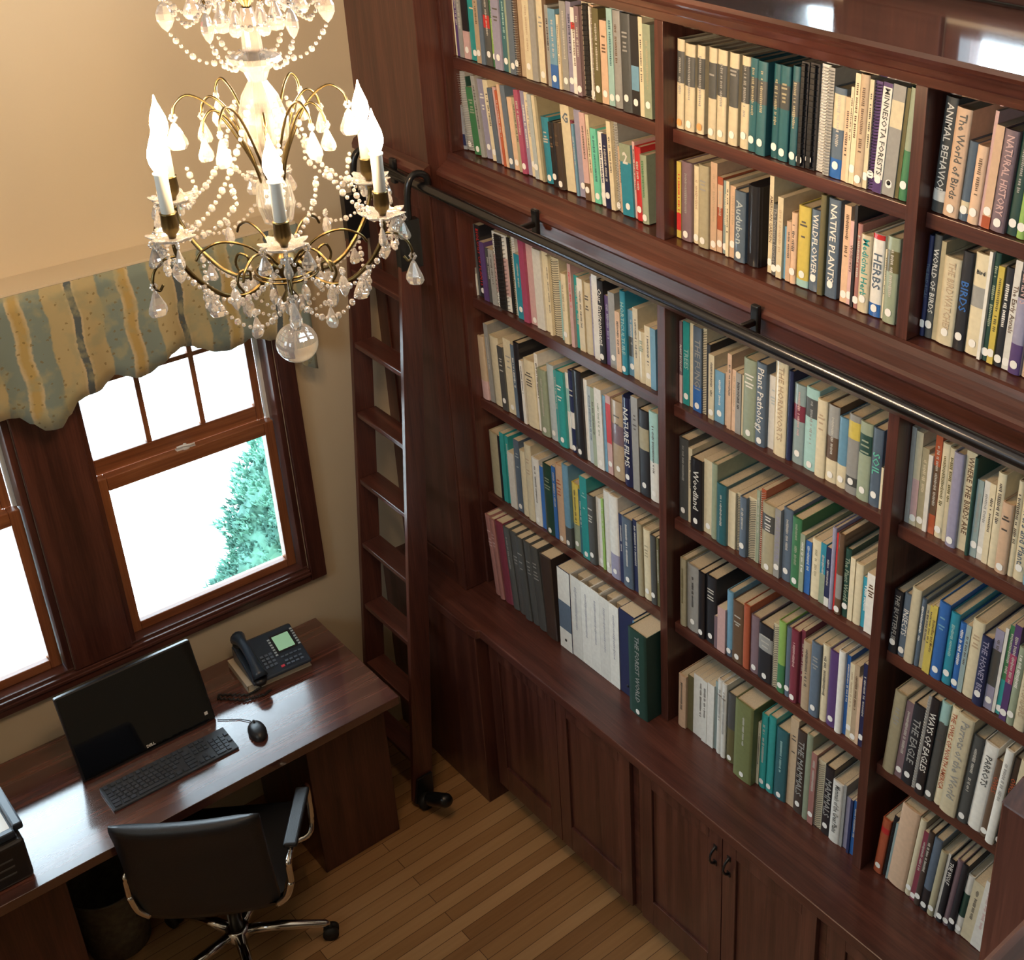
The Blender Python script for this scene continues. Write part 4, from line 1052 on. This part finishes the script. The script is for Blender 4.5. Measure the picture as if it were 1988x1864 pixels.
('B',2,1.753,-0.449,0.24,'''
-1.58|0.0449|0.3|0.0|0.0|dg|b|T:gy|2802
-1.6249|0.0185|0.278|0.0|0.0|cr|p|n|1082
-1.6433|0.0548|0.257|0.0|0.0|dk|b| X:Woodland:wh|3003
-1.6981|0.0391|0.271|0.0|0.0|cr|p||2305
-1.7373|0.0259|0.276|0.0|0.0|sg|b|n|1578
-1.7632|0.0449|0.218|0.0|0.0|dt|b|n|2177
-1.8081|0.0318|0.208|0.0|0.0|cr|p|n|1494
-1.8399|0.0242|0.21|0.0|0.0|cr|s|n|1160
-1.864|0.0288|0.215|0.0|0.0|sl|b||1431
-1.8928|0.0339|0.223|0.0|0.0|cr|s|n|1771
-1.9267|0.0143|0.263|0.0|0.0|sg|p|n|900
-1.941|0.0192|0.271|0.0|0.0|or|s|n|1249
-1.9602|0.0538|0.242|0.0|0.0|kh|b|B.6-.85:dg T:wh|3157
-2.0139|0.0239|0.244|0.0|0.0|gy|p| X:HORTICULTURE:lv|1444
-2.0379|0.0388|0.256|0.0|0.0|sl|b||2487
-2.0766|0.0383|0.244|0.0|0.0|gn|b|T:sg|2380
-2.1149|0.019|0.204|0.0|0.0|sg|p|T:wh|995
-2.1339|0.0222|0.188|0.0|0.0|bl|p|T:pb|1077
-2.156|0.0375|0.207|0.0|0.0|cr|b|T:kh n|2034
-2.1935|0.0211|0.211|0.0|0.0|tb|p|B0-.5:sg|1186
-2.2146|0.0183|0.207|0.0|0.0|nv|p|B0-.15:wh|1018
-2.2329|0.0156|0.284|0.0|0.0|lv|b|n|1210
-2.2485|0.0087|0.271|0.0|0.0|rd|p|n|644
-2.2572|0.0241|0.278|0.0|0.0|br|b|B.2-.5:gy|1847
-2.2813|0.0239|0.237|0.0|0.0|dgn|b| X:The Plant World:sg|1575
-2.3051|0.0178|0.217|0.0|0.0|cr|p|n|1077
-2.3229|0.0294|0.21|0.0|0.0|cr|b|n|1741
-2.3523|0.021|0.174|0.0|0.0|tb|p|T:wh|1037
-2.3733|0.0312|0.204|0.0|0.0|wh|p|n T:br|1836
'''),
('B',3,1.753,-0.462,0.24,'''
-2.4736|0.0297|0.213|-2.0|0.0|dk|b| X:THE BUTTERFLIES:gy|1922
-2.5033|0.0261|0.215|-2.0|0.0|sl|b| X:INSECTS:wh|1725
-2.5294|0.0322|0.254|-2.0|0.0|cr|b|n|2563
-2.5616|0.0168|0.231|-2.0|0.0|sl|b|T:wh|1227
-2.5784|0.0144|0.218|-2.0|0.0|kh|p||993
-2.5928|0.012|0.225|-2.0|0.0|ye|p|n|863
-2.6047|0.014|0.233|-2.0|0.0|ye|p| X:Butterflies and Moths:br|1054
-2.6188|0.0366|0.256|-2.0|0.0|bl|b|T:lb|3068
-2.6554|0.0306|0.24|-2.0|0.0|tb|b|T:aq|2432
-2.686|0.0219|0.221|-2.0|0.0|bl|b|T:wh|1617
-2.7079|0.0159|0.225|-2.0|0.0|aqg|p||1211
-2.7238|0.0384|0.255|-2.0|0.0|cr|b|n T:ta|3370
-2.7622|0.0319|0.228|-2.0|0.0|nv|b| X:THE HONEY BEE:lv|2542
-2.7941|0.0264|0.265|-2.0|0.0|lv|p|B.3-.75:dg|2486
-2.8206|0.0102|0.281|-2.0|0.0|wh|p||1026
-2.8308|0.018|0.294|-2.0|0.0|te|p|B.4-1:gn|1914
-2.8487|0.0211|0.312|-2.0|0.0|pu|p|B.4-.7:mg|2413
-2.8698|0.0233|0.256|-2.0|0.0|sg|b|T:wh|2196
-2.8931|0.0326|0.27|-2.0|0.0|cr|b|n X:MINNESOTA SPIDERS:ta|3289
-2.9257|0.0267|0.283|-2.0|0.0|sl|b||58
-2.9524|0.0388|0.299|-2.0|0.0|cr|b||90
'''),
('C',1,1.332,-0.455,0.24,'''
-0.4957|0.0641|0.283|1.0|0.0|kh|b|n|2236
-0.5599|0.0124|0.288|1.0|0.0|dk|p|n|447
-0.5723|0.0275|0.308|1.0|0.0|te|p||1065
-0.5998|0.0205|0.302|1.0|0.0|te|p|n|786
-0.6203|0.04|0.246|1.0|0.0|wh|p|n|1254
-0.6603|0.0356|0.316|1.0|0.0|sl|p|T:pb|1461
-0.6958|0.0385|0.286|1.0|0.0|cr|b|n|1445
-0.7344|0.0427|0.332|1.0|0.0|cr|b|T:ta n|1897
-0.7771|0.0455|0.292|1.0|0.0|wh|b||1797
-0.8226|0.027|0.271|1.0|0.0|bl|p||1001
-0.8496|0.056|0.3|1.0|0.0|dgn|b|T:sg|2342
-0.9057|0.0221|0.311|1.0|0.0|bl|p||970
-0.9277|0.0437|0.332|1.0|0.0|pc|b|T:or|2083
-0.9715|0.0371|0.351|1.0|0.0|lb|b|B0-.25:dg|1892
-1.0085|0.0428|0.287|1.0|0.0|ye|b|B0-.4:sg|1805
-1.0513|0.0212|0.276|1.0|0.0|dt|p||869
-1.0725|0.0391|0.346|1.0|0.0|te|p|T:aq|2039
-1.1116|0.0387|0.289|1.0|0.0|dg|b||1704
-1.1503|0.0312|0.291|1.0|0.0|wh|p||1402
-1.1815|0.0129|0.301|1.0|0.0|lg|p|n|604
-1.1944|0.0349|0.342|1.0|0.0|wh|b||1883
-1.2293|0.0509|0.343|1.0|0.0|wh|b|B0-.3:lv|2799
-1.2801|0.0199|0.287|1.0|0.0|nv|p||923
-1.3001|0.0529|0.288|1.0|0.0|sl|b|T:wh|2497
-1.353|0.0231|0.298|1.0|0.0|nv|p||1147
-1.3761|0.0282|0.297|1.0|0.0|kh|b|n|1403
-1.4043|0.0394|0.288|1.0|0.0|cr|b|T:kh|1931
-1.4438|0.0288|0.281|1.0|0.0|dg|b||1386
-1.4726|0.0135|0.281|1.0|0.0|ol|p|n|656
'''),
('C',2,1.332,-0.455,0.24,'''
-1.5973|0.0285|0.273|0.0|0.0|kh|b|T:ol n|1419
-1.6258|0.0602|0.264|0.0|0.0|gy|b|T:dk|2936
-1.686|0.0308|0.266|0.0|0.0|dk|b||1541
-1.7168|0.0482|0.266|0.0|0.0|dk|b||2455
-1.765|0.0148|0.13|0.0|0.0|mv|p|n|368
-1.7798|0.0368|0.177|0.0|0.0|pk|p|n|1264
-1.8167|0.0292|0.259|0.0|0.0|lb|b|B0-.12:sl|1495
-1.8458|0.0504|0.239|0.0|0.0|br|b||2415
-1.8962|0.0285|0.251|0.0|0.0|or|b|n|1458
-1.9247|0.0399|0.224|0.0|0.0|mv|b||1844
-1.9646|0.0624|0.218|0.0|0.0|dk|b|B.55-.8:gy|2854
-2.027|0.0228|0.25|0.0|0.0|cr|s|n|1226
-2.0498|0.0312|0.276|0.0|0.0|lg|b|B0-.4:gn|1874
-2.081|0.0246|0.269|0.0|0.0|sl|b||1456
-2.1056|0.0326|0.279|0.0|0.0|mr|b|T:pk|2033
-2.1382|0.0161|0.286|0.0|0.0|mr|p|n|1036
-2.1543|0.0347|0.262|0.0|0.0|ta|b|n|2066
-2.1891|0.0395|0.28|0.0|0.0|sl|b|T:gy|2558
-2.2286|0.0288|0.291|0.0|0.0|cr|b|n|1968
-2.2574|0.0387|0.286|0.0|0.0|pu|b||2632
-2.2961|0.0255|0.31|0.0|0.0|wh|b|n|1908
-2.3216|0.0145|0.301|0.0|0.0|bl|p|T:wh|1064
-2.3361|0.0186|0.282|0.0|0.0|cr|p|T:ta|1283
-2.3547|0.0199|0.29|0.0|0.0|ta|p|T:br|1426
-2.3746|0.0129|0.253|0.0|0.0|pc|p||804
-2.3875|0.0163|0.313|0.0|0.0|nv|p||1276
'''),
('C',3,1.332,-0.470,0.24,'''
-2.4963|0.0421|0.308|-4.0|0.0|kh|b|T:gy n|3427
-2.5384|0.0258|0.294|-4.0|0.0|mv|p||2032
-2.5642|0.04|0.303|-4.0|0.0|dk|b| X:THE EAGLE:gy|3294
-2.6042|0.0145|0.356|-4.0|0.0|gy|s|n|1434
-2.6188|0.0305|0.366|-4.0|0.0|dk|b| X:WAYS OF EAGLES:wh|3129
-2.6493|0.0311|0.37|-4.0|0.0|aq|b|B0-.8:dg|3272
-2.6804|0.0279|0.37|-4.0|0.0|cr|b|n X:THE OWLS OF NORTH AMERICA:or|2968
-2.7083|0.0542|0.37|-4.0|0.0|cr|b|n X:Parrots of the World:gy|5880
-2.7626|0.0347|0.325|-4.0|0.0|dg|b||3353
-2.7973|0.0447|0.322|-4.0|0.0|wh|b|n X1:PARROTS:dg:.7|4351
-2.842|0.0236|0.288|-4.0|0.0|br|b| X1:OWLS:or:.7|2073
-2.8656|0.0259|0.352|-4.0|0.0|wh|b|T:gy n|2843
-2.8915|0.0226|0.334|-4.0|0.0|db|b| X1:OWLS:or:.7|2377
-2.9142|0.0337|0.346|-4.0|0.0|cr|b||3715
-2.9479|0.0383|0.363|-4.0|0.0|lb|b||4516
-2.9861|0.0328|0.37|-4.0|0.0|kh|b||80
'''),
('D',1,0.911,-0.520,0.22,'''
-0.5551|0.0357|0.365|6.0|0.0|bk|b|T:pk n|1477
-0.5908|0.0319|0.365|5.9|0.0|bk|b|T:pk n|1333
-0.6227|0.056|0.37|5.9|0.0|mr|b|n|2410
-0.6787|0.0415|0.37|5.8|0.0|dg|b|T:gy n|1815
-0.7202|0.0445|0.37|5.8|0.0|dg|b|T:gy n|1973
-0.7647|0.044|0.37|5.7|0.0|dg|b|T:gy n|1980
-0.8087|0.0435|0.37|5.6|0.0|dg|b|T:gy n|1986
-0.8522|0.0496|0.37|5.6|0.0|dg|b|T:gy n|2301
-0.9018|0.0716|0.37|3.0|0.0|db|b|n|3390
-0.9895|0.0732|0.366|0.0|0.0|nv|r|B0-1:wh n B.25-.6:sl|3525
-1.0627|0.0625|0.368|0.0|0.0|wh|x|n|3100
-1.1252|0.0554|0.37|0.0|0.0|wh|x|n|2822
-1.1805|0.0516|0.37|0.0|0.0|wh|x|n|2676
-1.2321|0.0538|0.367|0.0|0.0|wh|x|n|2826
-1.2859|0.053|0.366|0.0|0.0|wh|x|n|2826
-1.3389|0.0839|0.37|0.0|0.0|nv|r|n|4630
-1.4228|0.0143|0.366|0.0|0.0|lb|p|n|793
-1.4371|0.0974|0.37|0.0|0.04|dgn|b| X:THE FOREST WORLD:gy|5582
'''),
('D',2,0.911,-0.475,0.24,'''
-1.6106|0.0377|0.23|-1.0|0.0|pc|b|n|1393
-1.6483|0.0294|0.242|-1.0|0.0|ol|p||1157
-1.6777|0.0231|0.266|-1.0|0.0|wh|p|n|1008
-1.7007|0.0258|0.268|-1.0|0.0|wh|p|n|1146
-1.7265|0.0248|0.271|-1.0|0.0|wh|p|n|1125
-1.7514|0.0324|0.275|-1.0|0.0|wh|p|n|1511
-1.7837|0.0157|0.3|-1.0|0.0|aqg|p|n|806
-1.7994|0.0241|0.324|-1.0|0.0|wh|b|T:gy n X1:STRIX:br:.8|1346
-1.8235|0.0229|0.323|-1.0|0.0|wh|b|T:gy n X1:STRIX:br:.8|1290
-1.8464|0.0403|0.297|-1.0|0.0|dg|b|B0-.5:ol|2108
-1.8866|0.0237|0.187|-1.0|0.0|wh|p||779
-1.9103|0.0844|0.328|-1.0|0.03|olg|b||5057
-1.9948|0.0124|0.268|-1.0|0.0|cr|p|n|610
-2.0071|0.0289|0.314|-1.0|0.0|te|b||1696
-2.036|0.0334|0.324|-1.0|0.0|te|b||2049
-2.0693|0.0541|0.298|-1.0|0.0|dt|b|T:aq|3091
-2.1234|0.0348|0.37|-1.0|0.0|ta|p|n|2533
-2.1582|0.0408|0.346|-1.0|0.0|db|b| X:THE MAMMALS:gy|2811
-2.199|0.0266|0.356|-1.0|0.0|sg|b|n|1911
-2.2256|0.023|0.299|-1.0|0.0|bk|p||1391
-2.2486|0.0319|0.286|-1.0|0.0|cr|s|n|1870
-2.2805|0.0376|0.282|-1.0|0.0|dk|b| X:MAMMALS:gy|2189
-2.3181|0.043|0.253|-1.0|0.0|wh|b|n X:Mammals of the Great Plains:dg|2279
-2.361|0.0115|0.26|-1.0|0.0|gy|p||633
-2.3725|0.0215|0.217|-1.0|0.0|lv|p||990
-2.394|0.0107|0.225|-1.0|0.0|nv|p|n|514
-2.4047|0.017|0.226|-1.0|0.0|bl|p||830
'''),
('D',3,0.911,-0.470,0.24,'''
-2.4952|0.032|0.235|-5.0|0.0|or|b|B.75-.85:rd|1679
-2.5272|0.0154|0.261|-5.0|0.0|dk|s|n|908
-2.5426|0.0082|0.248|-5.0|0.0|aqg|p|n|460
-2.5508|0.0666|0.339|-5.0|0.0|pc|b|n|5258
-2.6173|0.0239|0.33|-5.0|0.0|cr|b||1866
-2.6412|0.0178|0.299|-5.0|0.0|mr|p||1265
-2.6589|0.0216|0.316|-5.0|0.0|db|b||1638
-2.6805|0.0292|0.309|-5.0|0.0|sl|b|B0-.3:dk|2186
-2.7097|0.0231|0.278|-5.0|0.0|kh|b||1573
-2.7328|0.0096|0.281|-5.0|0.0|wh|p||664
-2.7424|0.021|0.27|-5.0|0.0|dk|b| X1:THE WOLF:wh:.8|1403
-2.7634|0.0203|0.282|-5.0|0.0|mv|b||1427
-2.7837|0.0205|0.282|-5.0|0.0|dk|b||1458
-2.8042|0.0232|0.251|-5.0|0.0|wh|b|B.3-.7:dgn|1470
-2.8273|0.037|0.245|-5.0|0.0|cr|p|n|2317
-2.8643|0.0365|0.278|-5.0|0.0|wh|p|T:pk n|2651
-2.9008|0.0396|0.298|-5.0|0.0|cr|b||3135
-2.9404|0.0444|0.325|-5.0|0.0|gy|b||3918
-2.9848|0.0524|0.348|-5.0|0.0|sl|b||5067
'''),
]
# ---------------- books ----------------
PAL=dict(cr=(.66,.585,.40),wh=(.72,.71,.65),ta=(.46,.35,.23),br=(.13,.08,.05),db=(.055,.038,.03),dk=(.018,.018,.022),gy=(.31,.31,.29),dg=(.075,.08,.078),sg=(.28,.33,.23),gn=(.05,.19,.08),lg=(.25,.42,.10),dgn=(.018,.06,.045),te=(.03,.30,.29),dt=(.03,.12,.14),bl=(.03,.13,.40),lb=(.15,.32,.45),nv=(.018,.025,.08),sl=(.10,.14,.19),pu=(.09,.05,.16),lv=(.30,.29,.40),pk=(.58,.38,.36),rd=(.52,.03,.03),mr=(.20,.04,.065),pc=(.62,.43,.29),ye=(.60,.48,.10),ol=(.13,.115,.05),kh=(.38,.34,.22),aq=(.32,.52,.49),mg=(.36,.07,.14),mt=(.25,.27,.30),pb=(.45,.52,.53),tb=(.03,.26,.36),mi=(.13,.50,.36),mv=(.19,.13,.15),aqg=(.27,.36,.36),bk=(.34,.16,.14),olg=(.16,.18,.07))
PAL['or']=(.42,.10,.045)
CN=dict(cr='cream',wh='white',ta='tan',br='brown',db='dark brown',dk='black',gy='grey',dg='dark grey',sg='sage green',gn='green',lg='lime green',dgn='dark green',te='teal',dt='dark teal',bl='blue',lb='light blue',nv='navy',sl='slate blue',pu='purple',lv='lavender',pk='pink',rd='red',mr='maroon',pc='peach',ye='yellow',ol='olive',kh='khaki',aq='pale aqua',mg='magenta',mt='mottled grey',pb='pale blue',tb='teal blue',mi='mint green',mv='mauve',aqg='grey-blue',bk='brick pink',olg='olive green')
CN['or']='rust orange'
KN=dict(b='hardback_book',p='paperback_book',s='spiral_notebook',c='comb_bound_book',r='ring_binder',m='booklet',f='folder',v='media_case',x='magazine_file')
KW=dict(b='hardback',p='paperback',s='spiral-bound book',c='comb-bound book',r='ring binder',m='thin booklet',f='tall folder',v='rounded case',x='magazine file')
CAT=dict(b='book',p='book',s='spiral notebook',c='comb-bound book',r='binder',m='booklet',f='folder',v='case',x='magazine file')
ORD=['first','second','third','fourth','fifth','sixth','seventh','eighth','ninth','tenth','eleventh','twelfth','13th','14th','15th','16th','17th','18th','19th','20th']+['%s'%(str(i)+('st' if i%10==1 else 'nd' if i%10==2 else 'rd' if i%10==3 else 'th')) for i in range(21,45)]
SHN={'U1':'top shelf','U0':'shelf just above the rail','A':'shelf just below the rail','B':'second shelf below the rail','C':'third shelf below the rail','D':'countertop row'}
BAYN={1:'left bay',2:'middle bay',3:'right bay'}
def dist_c(a,b): return sum((x-y)**2 for x,y in zip(a,b))
def font_polys(s,size,M,bold=.0):
    cu=bpy.data.curves.new('t','FONT'); cu.body=s; cu.size=size; cu.offset=bold; cu.align_x='CENTER'; cu.align_y='CENTER'; cu.resolution_u=1
    o=bpy.data.objects.new('t',cu); me=bpy.data.meshes.new_from_object(o); bpy.data.objects.remove(o)
    v=[tuple(M@x.co) for x in me.vertices]; f=[tuple(p.vertices) for p in me.polygons]; w_=(max(x.co.x for x in me.vertices)-min(x.co.x for x in me.vertices)) if me.vertices else 0
    bpy.data.meshes.remove(me); return v,f,w_
def build_cover(w,h,dep,kind,col,bands,title,text,rnd):
    """cover in local space: spine at x=0 facing -x, thickness along y centred, z up"""
    m=MB(); t=.0024 if kind in 'brfv' else .0007
    t=min(t,w*.2)
    rb=min(.004,w*.25) if kind=='b' else (w*.08 if kind=='p' else 0)
    hw=w/2
    out=[(dep,-hw)]
    if kind=='b':
        for k in range(7):
            a=-1+2*k/6; out.append((-rb*(1-a*a)+.0,a*hw))
    elif kind=='v':
        for k in range(9):
            a=-1+2*k/8; out.append((.016*a*a*abs(a)-.002,a*hw))
    else: out+= [(0,-hw),(0,hw)]
    out.append((dep,hw))
    inn=[(dep,hw-t),(t+.001,hw-t),(t+.001,-hw+t),(dep,-hw+t)]
    cuts=sorted(set([0,h]+[round(b[0]*h,4) for b in bands]+[round(b[1]*h,4) for b in bands]))
    def cfor(zm):
        c=col
        for b0,b1,bc in bands:
            if b0*h<=zm<=b1*h: c=bc
        return c
    for z0,z1 in zip(cuts,cuts[1:]):
        c=cfor((z0+z1)/2)
        A=[m.vert((x,y,z0)) for x,y in out]; B=[m.vert((x,y,z1)) for x,y in out]
        for i in range(len(out)-1):
            spine=0<i<len(out)-2
            m.cur=c if (spine or (bands and bands[0][0]==0 and len(bands)==1)) else col
            m.sm=(kind in 'bv') and spine
            m.face((A[i],A[i+1],B[i+1],B[i]))
    m.sm=False; m.cur=col
    A=[m.vert((x,y,0)) for x,y in inn]; B=[m.vert((x,y,h)) for x,y in inn]
    for i in range(3): m.face((A[i],A[i+1],B[i+1],B[i]))
    # rims
    if kind!='v':
        for z,s_ in((0,0),(h,1)):
            o=[m.vert((x,y,z)) for x,y in out]; q=[m.vert((x,y,z)) for x,y in inn]
            n=len(o)
            m.face((o[0],o[1],q[2],q[3])); m.face((o[-1],q[0],q[1],o[-2])); m.face(o[1:-1]+[q[1],q[2]])
    else:
        for z in(0,h): m.poly([(x,y,z) for x,y in out])
    m.face((m.vert((dep,-hw,0)),m.vert((dep,-hw+t,0)),m.vert((dep,-hw+t,h)),m.vert((dep,-hw,h))))
    m.face((m.vert((dep,hw,0)),m.vert((dep,hw-t,0)),m.vert((dep,hw-t,h)),m.vert((dep,hw,h))))
    off=-rb-.0004 if kind=='b' else -.0026 if kind=='v' else -.0004
    # blurred small title marks
    if title is not None:
        m.cur=title; hor=w>.03 and rnd.random()<.5
        if hor:
            for z_ in [h*q for q in (.62,.66,.70,.76,.80)]:
                if rnd.random()<.25: continue
                ww=w*rnd.uniform(.3,.7)
                m.poly([(off,-ww/2,z_),(off,ww/2,z_),(off,ww/2,z_+.005),(off,-ww/2,z_+.005)])
        else:
            z_=h*rnd.uniform(.82,.92); zl=h*rnd.uniform(.3,.5); cw=min(.011,w*.5); off_y=0
            while z_>zl:
                l=rnd.uniform(.0022,.0042)
                if rnd.random()>.14:
                    a=rnd.uniform(.5,1)*cw/2; m.poly([(off,off_y-a,z_-l),(off,off_y+a,z_-l),(off,off_y+a*rnd.uniform(.6,1),z_),(off,off_y-a,z_)])
                z_-=l+.0017
    if text:
        s_,tc,frac,short=text; m.cur=tc
        L=h*(.78 if not short else .34); size=min(w*.95,.034)
        cz=h*.56 if not short else h*frac
        if s_ in('2','G','STRIX','Bird'): # upright lettering
            R_=Matrix(((0,0,-1,off-.0003),(-1,0,0,0),(0,1,0,cz),(0,0,0,1)))
            size=w*(.95 if s_ in '2G' else .34); v,f,_w=font_polys(s_,size,R_,bold=size*.03)
        else:
            v,f,wd=font_polys(s_,size,Matrix.Identity(4)); sc=min(1,L/max(wd,1e-4))
            v,f,_w=font_polys(s_,size,Matrix(((0,0,1,off-.0003),(0,-1,0,0),(-1,0,0,cz),(0,0,0,1)))@Matrix.Scale(sc,4,(1,0,0))@Matrix.Scale(max(sc,.8),4,(0,1,0)),bold=size*.012)
        n0=len(m.v); m.v+=v
        for ff in f: m.face([i+n0 for i in ff])
    return m
def coil_mesh(w,h,dep,n):
    m=MB(); m.sm=True; r=max(.0045,w*.45)
    for k in range(n):
        z=h*.03+h*.94*k/(n-1); pts=[(r*.8-r*1.25*math.cos(t),r*math.sin(t)*.95,z) for t in [-2.5+5.0*j/7 for j in range(8)]]
        m.tube(pts,.00085,4)
    return m
def sticker_mesh(w,h,kind):
    m=MB(); hw=min(.0095,w/2*.98); hz=.0105; off=-min(.004,w*.25)-.0009 if kind=='b' else -.0032 if kind=='v' else -.0009
    pts=[]
    for k in range(20):
        t=2*PI*k/20; y=.0105*math.cos(t); pts.append((off,max(-hw,min(hw,y)),hz*math.sin(t)))
    m.poly(pts); m.poly([(off+.0004,y,z) for _,y,z in pts])
    for k in range(20):
        a,b=pts[k],pts[(k+1)%20]; m.poly([a,b,(off+.0004,b[1],b[2]),(off+.0004,a[1],a[2])])
    return m
ALL=[]
for row,bay,z0,xf,dep,txt in ROWS:
    for i,l in enumerate([q for q in txt.strip().split('\n') if q]):
        y,w,h,lean,F,col,kind,fe,px=l.split('|'); ALL.append([row,bay,z0,xf,dep,i,float(y),float(w),float(h),float(lean),float(F),col,kind,fe,int(px)])
bk_=[a for a in ALL if a[12] in 'bp']; bk_.sort(key=lambda a:-a[14]); keep=set(id(a) for a in bk_[:300])
stuff=MB(); stuffp=MB()
rb=random.Random(11)
def xform(M,mb): mb.v=[tuple(M@Vector(v)) for v in mb.v]
import re
for a in ALL:
    row,bay,z0,xf,dep,i,y,w,h,lean,F,col,kind,fe,px=a
    th=math.radians(lean); tw=max(.003,w*math.cos(th)-.0007)
    d=dep+rb.uniform(-.04,.03) if kind in 'bp' else dep
    if kind=='b': d=min(.34,max(d,.16+.0*h))
    jit=rb.uniform(-.006,.006) if kind not in 'x' else 0
    x=xf-F+jit
    x=max(x,-.6); base=PAL[col]; v_=rb.uniform(.88,1.1); base=tuple(min(.85,c*v_) for c in base)
    bands=[]
    for b0,b1,bc in re.findall(r'B([\d.]+)-([\d.]+):(\w+)',fe): bands.append((float(b0),float(b1),PAL[bc]))
    text=None; title=None
    mt=re.search(r'X(1?):([^:]*):(\w+)(?::([.\d]+))?',fe)
    if mt: text=(mt.group(2),PAL[mt.group(3)],float(mt.group(4) or .56),mt.group(1)=='1')
    tt=re.search(r'T:(\w+)',fe)
    if tt: title=PAL[tt.group(1)]
    elif not text and kind in 'bp' and w>.011 and rb.random()<.5:
        lum=sum(base); title=(.09,.08,.07) if lum>.9 else (.5,.48,.42)
    flags=re.sub(r'X1?:[^:]*:\w+(:[.\d]+)?|T:\w+|B\S+','',fe).split()
    nost='n' in flags; orange='o' in flags
    # place: rotate about the lower corner so it leans towards +y (left) for positive lean
    yc=y-w/2; lift=abs(math.sin(th))*tw/2
    M=Matrix.Translation((x,yc,z0+lift+.0006))@Matrix.Rotation(-th,4,'X')
    gk=kind if kind!='m' else 'p'
    if kind in 'sc': gk='p'
    if kind=='x':
        cov=None
    else:
        xo=.006 if kind in 'sc' else 0
        cov=build_cover(tw,h,d,'v' if kind=='v' else ('b' if kind=='b' else 'r' if kind in 'rf' else 'p'),base,bands,title if kind in 'bprscf' else None,text,rb)
        if xo: cov.v=[(vx+xo,vy,vz) for vx,vy,vz in cov.v]
    pg=MB()
    if kind not in 'xvm' and tw>.0035:
        e=.0034 if kind=='b' else .0; t=(.0026 if kind in 'brf' else .0009); t=min(t,tw*.22)
        pg.box(t+.0015+(.006 if kind in 'sc' else 0),d-e-.001,-tw/2+t+.0002,tw/2-t-.0002,.0006+e,h-e-.0004)
    if kind in 'bp' and id(a) not in keep:
        xform(M,cov); xform(M,pg)
        for src,dst in((cov,stuff),(pg,stuffp)):
            n0=len(dst.v); dst.v+=src.v
            for f,c,s_ in zip(src.f,src.c,src.smooth): dst.f.append(tuple(q+n0 for q in f)); dst.c.append(c); dst.smooth.append(s_)
        continue
    thick='thick' if w>.042 else 'slim' if w<.014 else ''
    hgt='tall' if h>.29 else 'short' if h<.2 else ''
    desc=[thick or hgt,CN[col],KW[kind]]
    wt=''
    if text and len(text[0])>2 and len(text[0].split())<4: wt='titled '+text[0]
    lab=' '.join(q for q in desc if q)+(' '+wt if wt else '')+', %s from left in the %s, %s'%(ORD[i],SHN[row] if row=='D' else SHN[row],BAYN[bay])
    words=lab.split()
    if len(words)>16: lab=' '.join(q for q in desc[1:] if q)+', %s from left, %s, %s'%(ORD[i],SHN[row],BAYN[bay])
    if len(lab.split())>16: lab=lab.replace(' just','')
    o=bpy.data.objects.new(KN[kind],None); COL.objects.link(o); o.empty_display_size=.02; o.matrix_world=M
    o['label']=lab; o['category']=CAT[kind]; o['group']='%ss in the %s of the %s'%(KW[kind],SHN[row],BAYN[bay]); o['_local']=1; o['_w']=(0,0,0)
    if kind=='x':
        mb=MB(); t=.0022; D_=.25
        mb.cur=base
        mb.box(0,t,-tw/2,tw/2,0,h); mb.box(D_-t,D_,-tw/2,tw/2,0,h)
        mb.box(t,D_-t,-tw/2,-tw/2+t,0,h); mb.box(t,D_-t,tw/2-t,tw/2,0,h); mb.box(t,D_-t,-tw/2+t,tw/2-t,0,t)
        mb.cur=(.33,.33,.36); z_=h*.88; 
        while z_>h*.35:
            l=rb.uniform(.003,.006); a_=tw*rb.uniform(.06,.16); mb.poly([(-.0004,-a_,z_-l),(-.0004,a_*.6,z_-l),(-.0004,a_,z_),(-.0004,-a_*.4,z_)]); z_-=l+.003
        mb.build('case',coverm,o,col=True)
        mb=MB(); mb.box(t+.03,D_-.02,-tw/2+t+.002,tw/2-t-.006,.003,h-.012); mb.build('papers',pagem,o)
        continue
    cov.build('cover' if kind!='v' else 'case',glossm if kind in 'pv' or rb.random()<.4 else coverm,o,col=True)
    if pg.f: pg.build('page_block',pagem,o)
    if kind in 'sc':
        cm=coil_mesh(tw,h,d,34 if kind=='s' else 19); cm.build('coil' if kind=='s' else 'comb',(bcoilm if col in('dk','cr','ol','pu') else coilm) if kind=='s' else (bcoilm if col!='pc' else pcoilm),o)
        if kind=='c':
            mb=MB(); mb.box(-.003,.002,-tw*.22,tw*.22,.004,h-.004); mb.build('comb_spine',bcoilm if col!='pc' else pcoilm,o)
    if kind=='r':
        mb=MB(); mb.sm=True; mb.tube([(-.0016,0,h*.12),(-.0004,0,h*.12)],.006,14); mb.build('finger_hole',rubber,o)
    if not nost and kind in 'bpscvmr' and tw>.005:
        st=sticker_mesh(tw,h,'b' if kind=='b' else 'v' if kind=='v' else 'p'); zz=.022+rb.uniform(-.004,.02)
        st.v=[(vx-(.001 if kind in 'sc' else 0),vy,vz+zz) for vx,vy,vz in st.v]
        st.build('call_number_sticker',ostickm if orange else stickm,o)
so=stuff.build('book_covers',coverm,None,col=True); so.name='shelved_books'
tag(so,'remaining narrow books filled in between the larger spines along the shelves','books'); so['kind']='stuff'
sp_=stuffp.build('page_blocks',pagem,so)
# ---------------- clean helper props ----------------
for o in bpy.data.objects:
    for k in('_w','_local'):
        if k in o: del o[k]
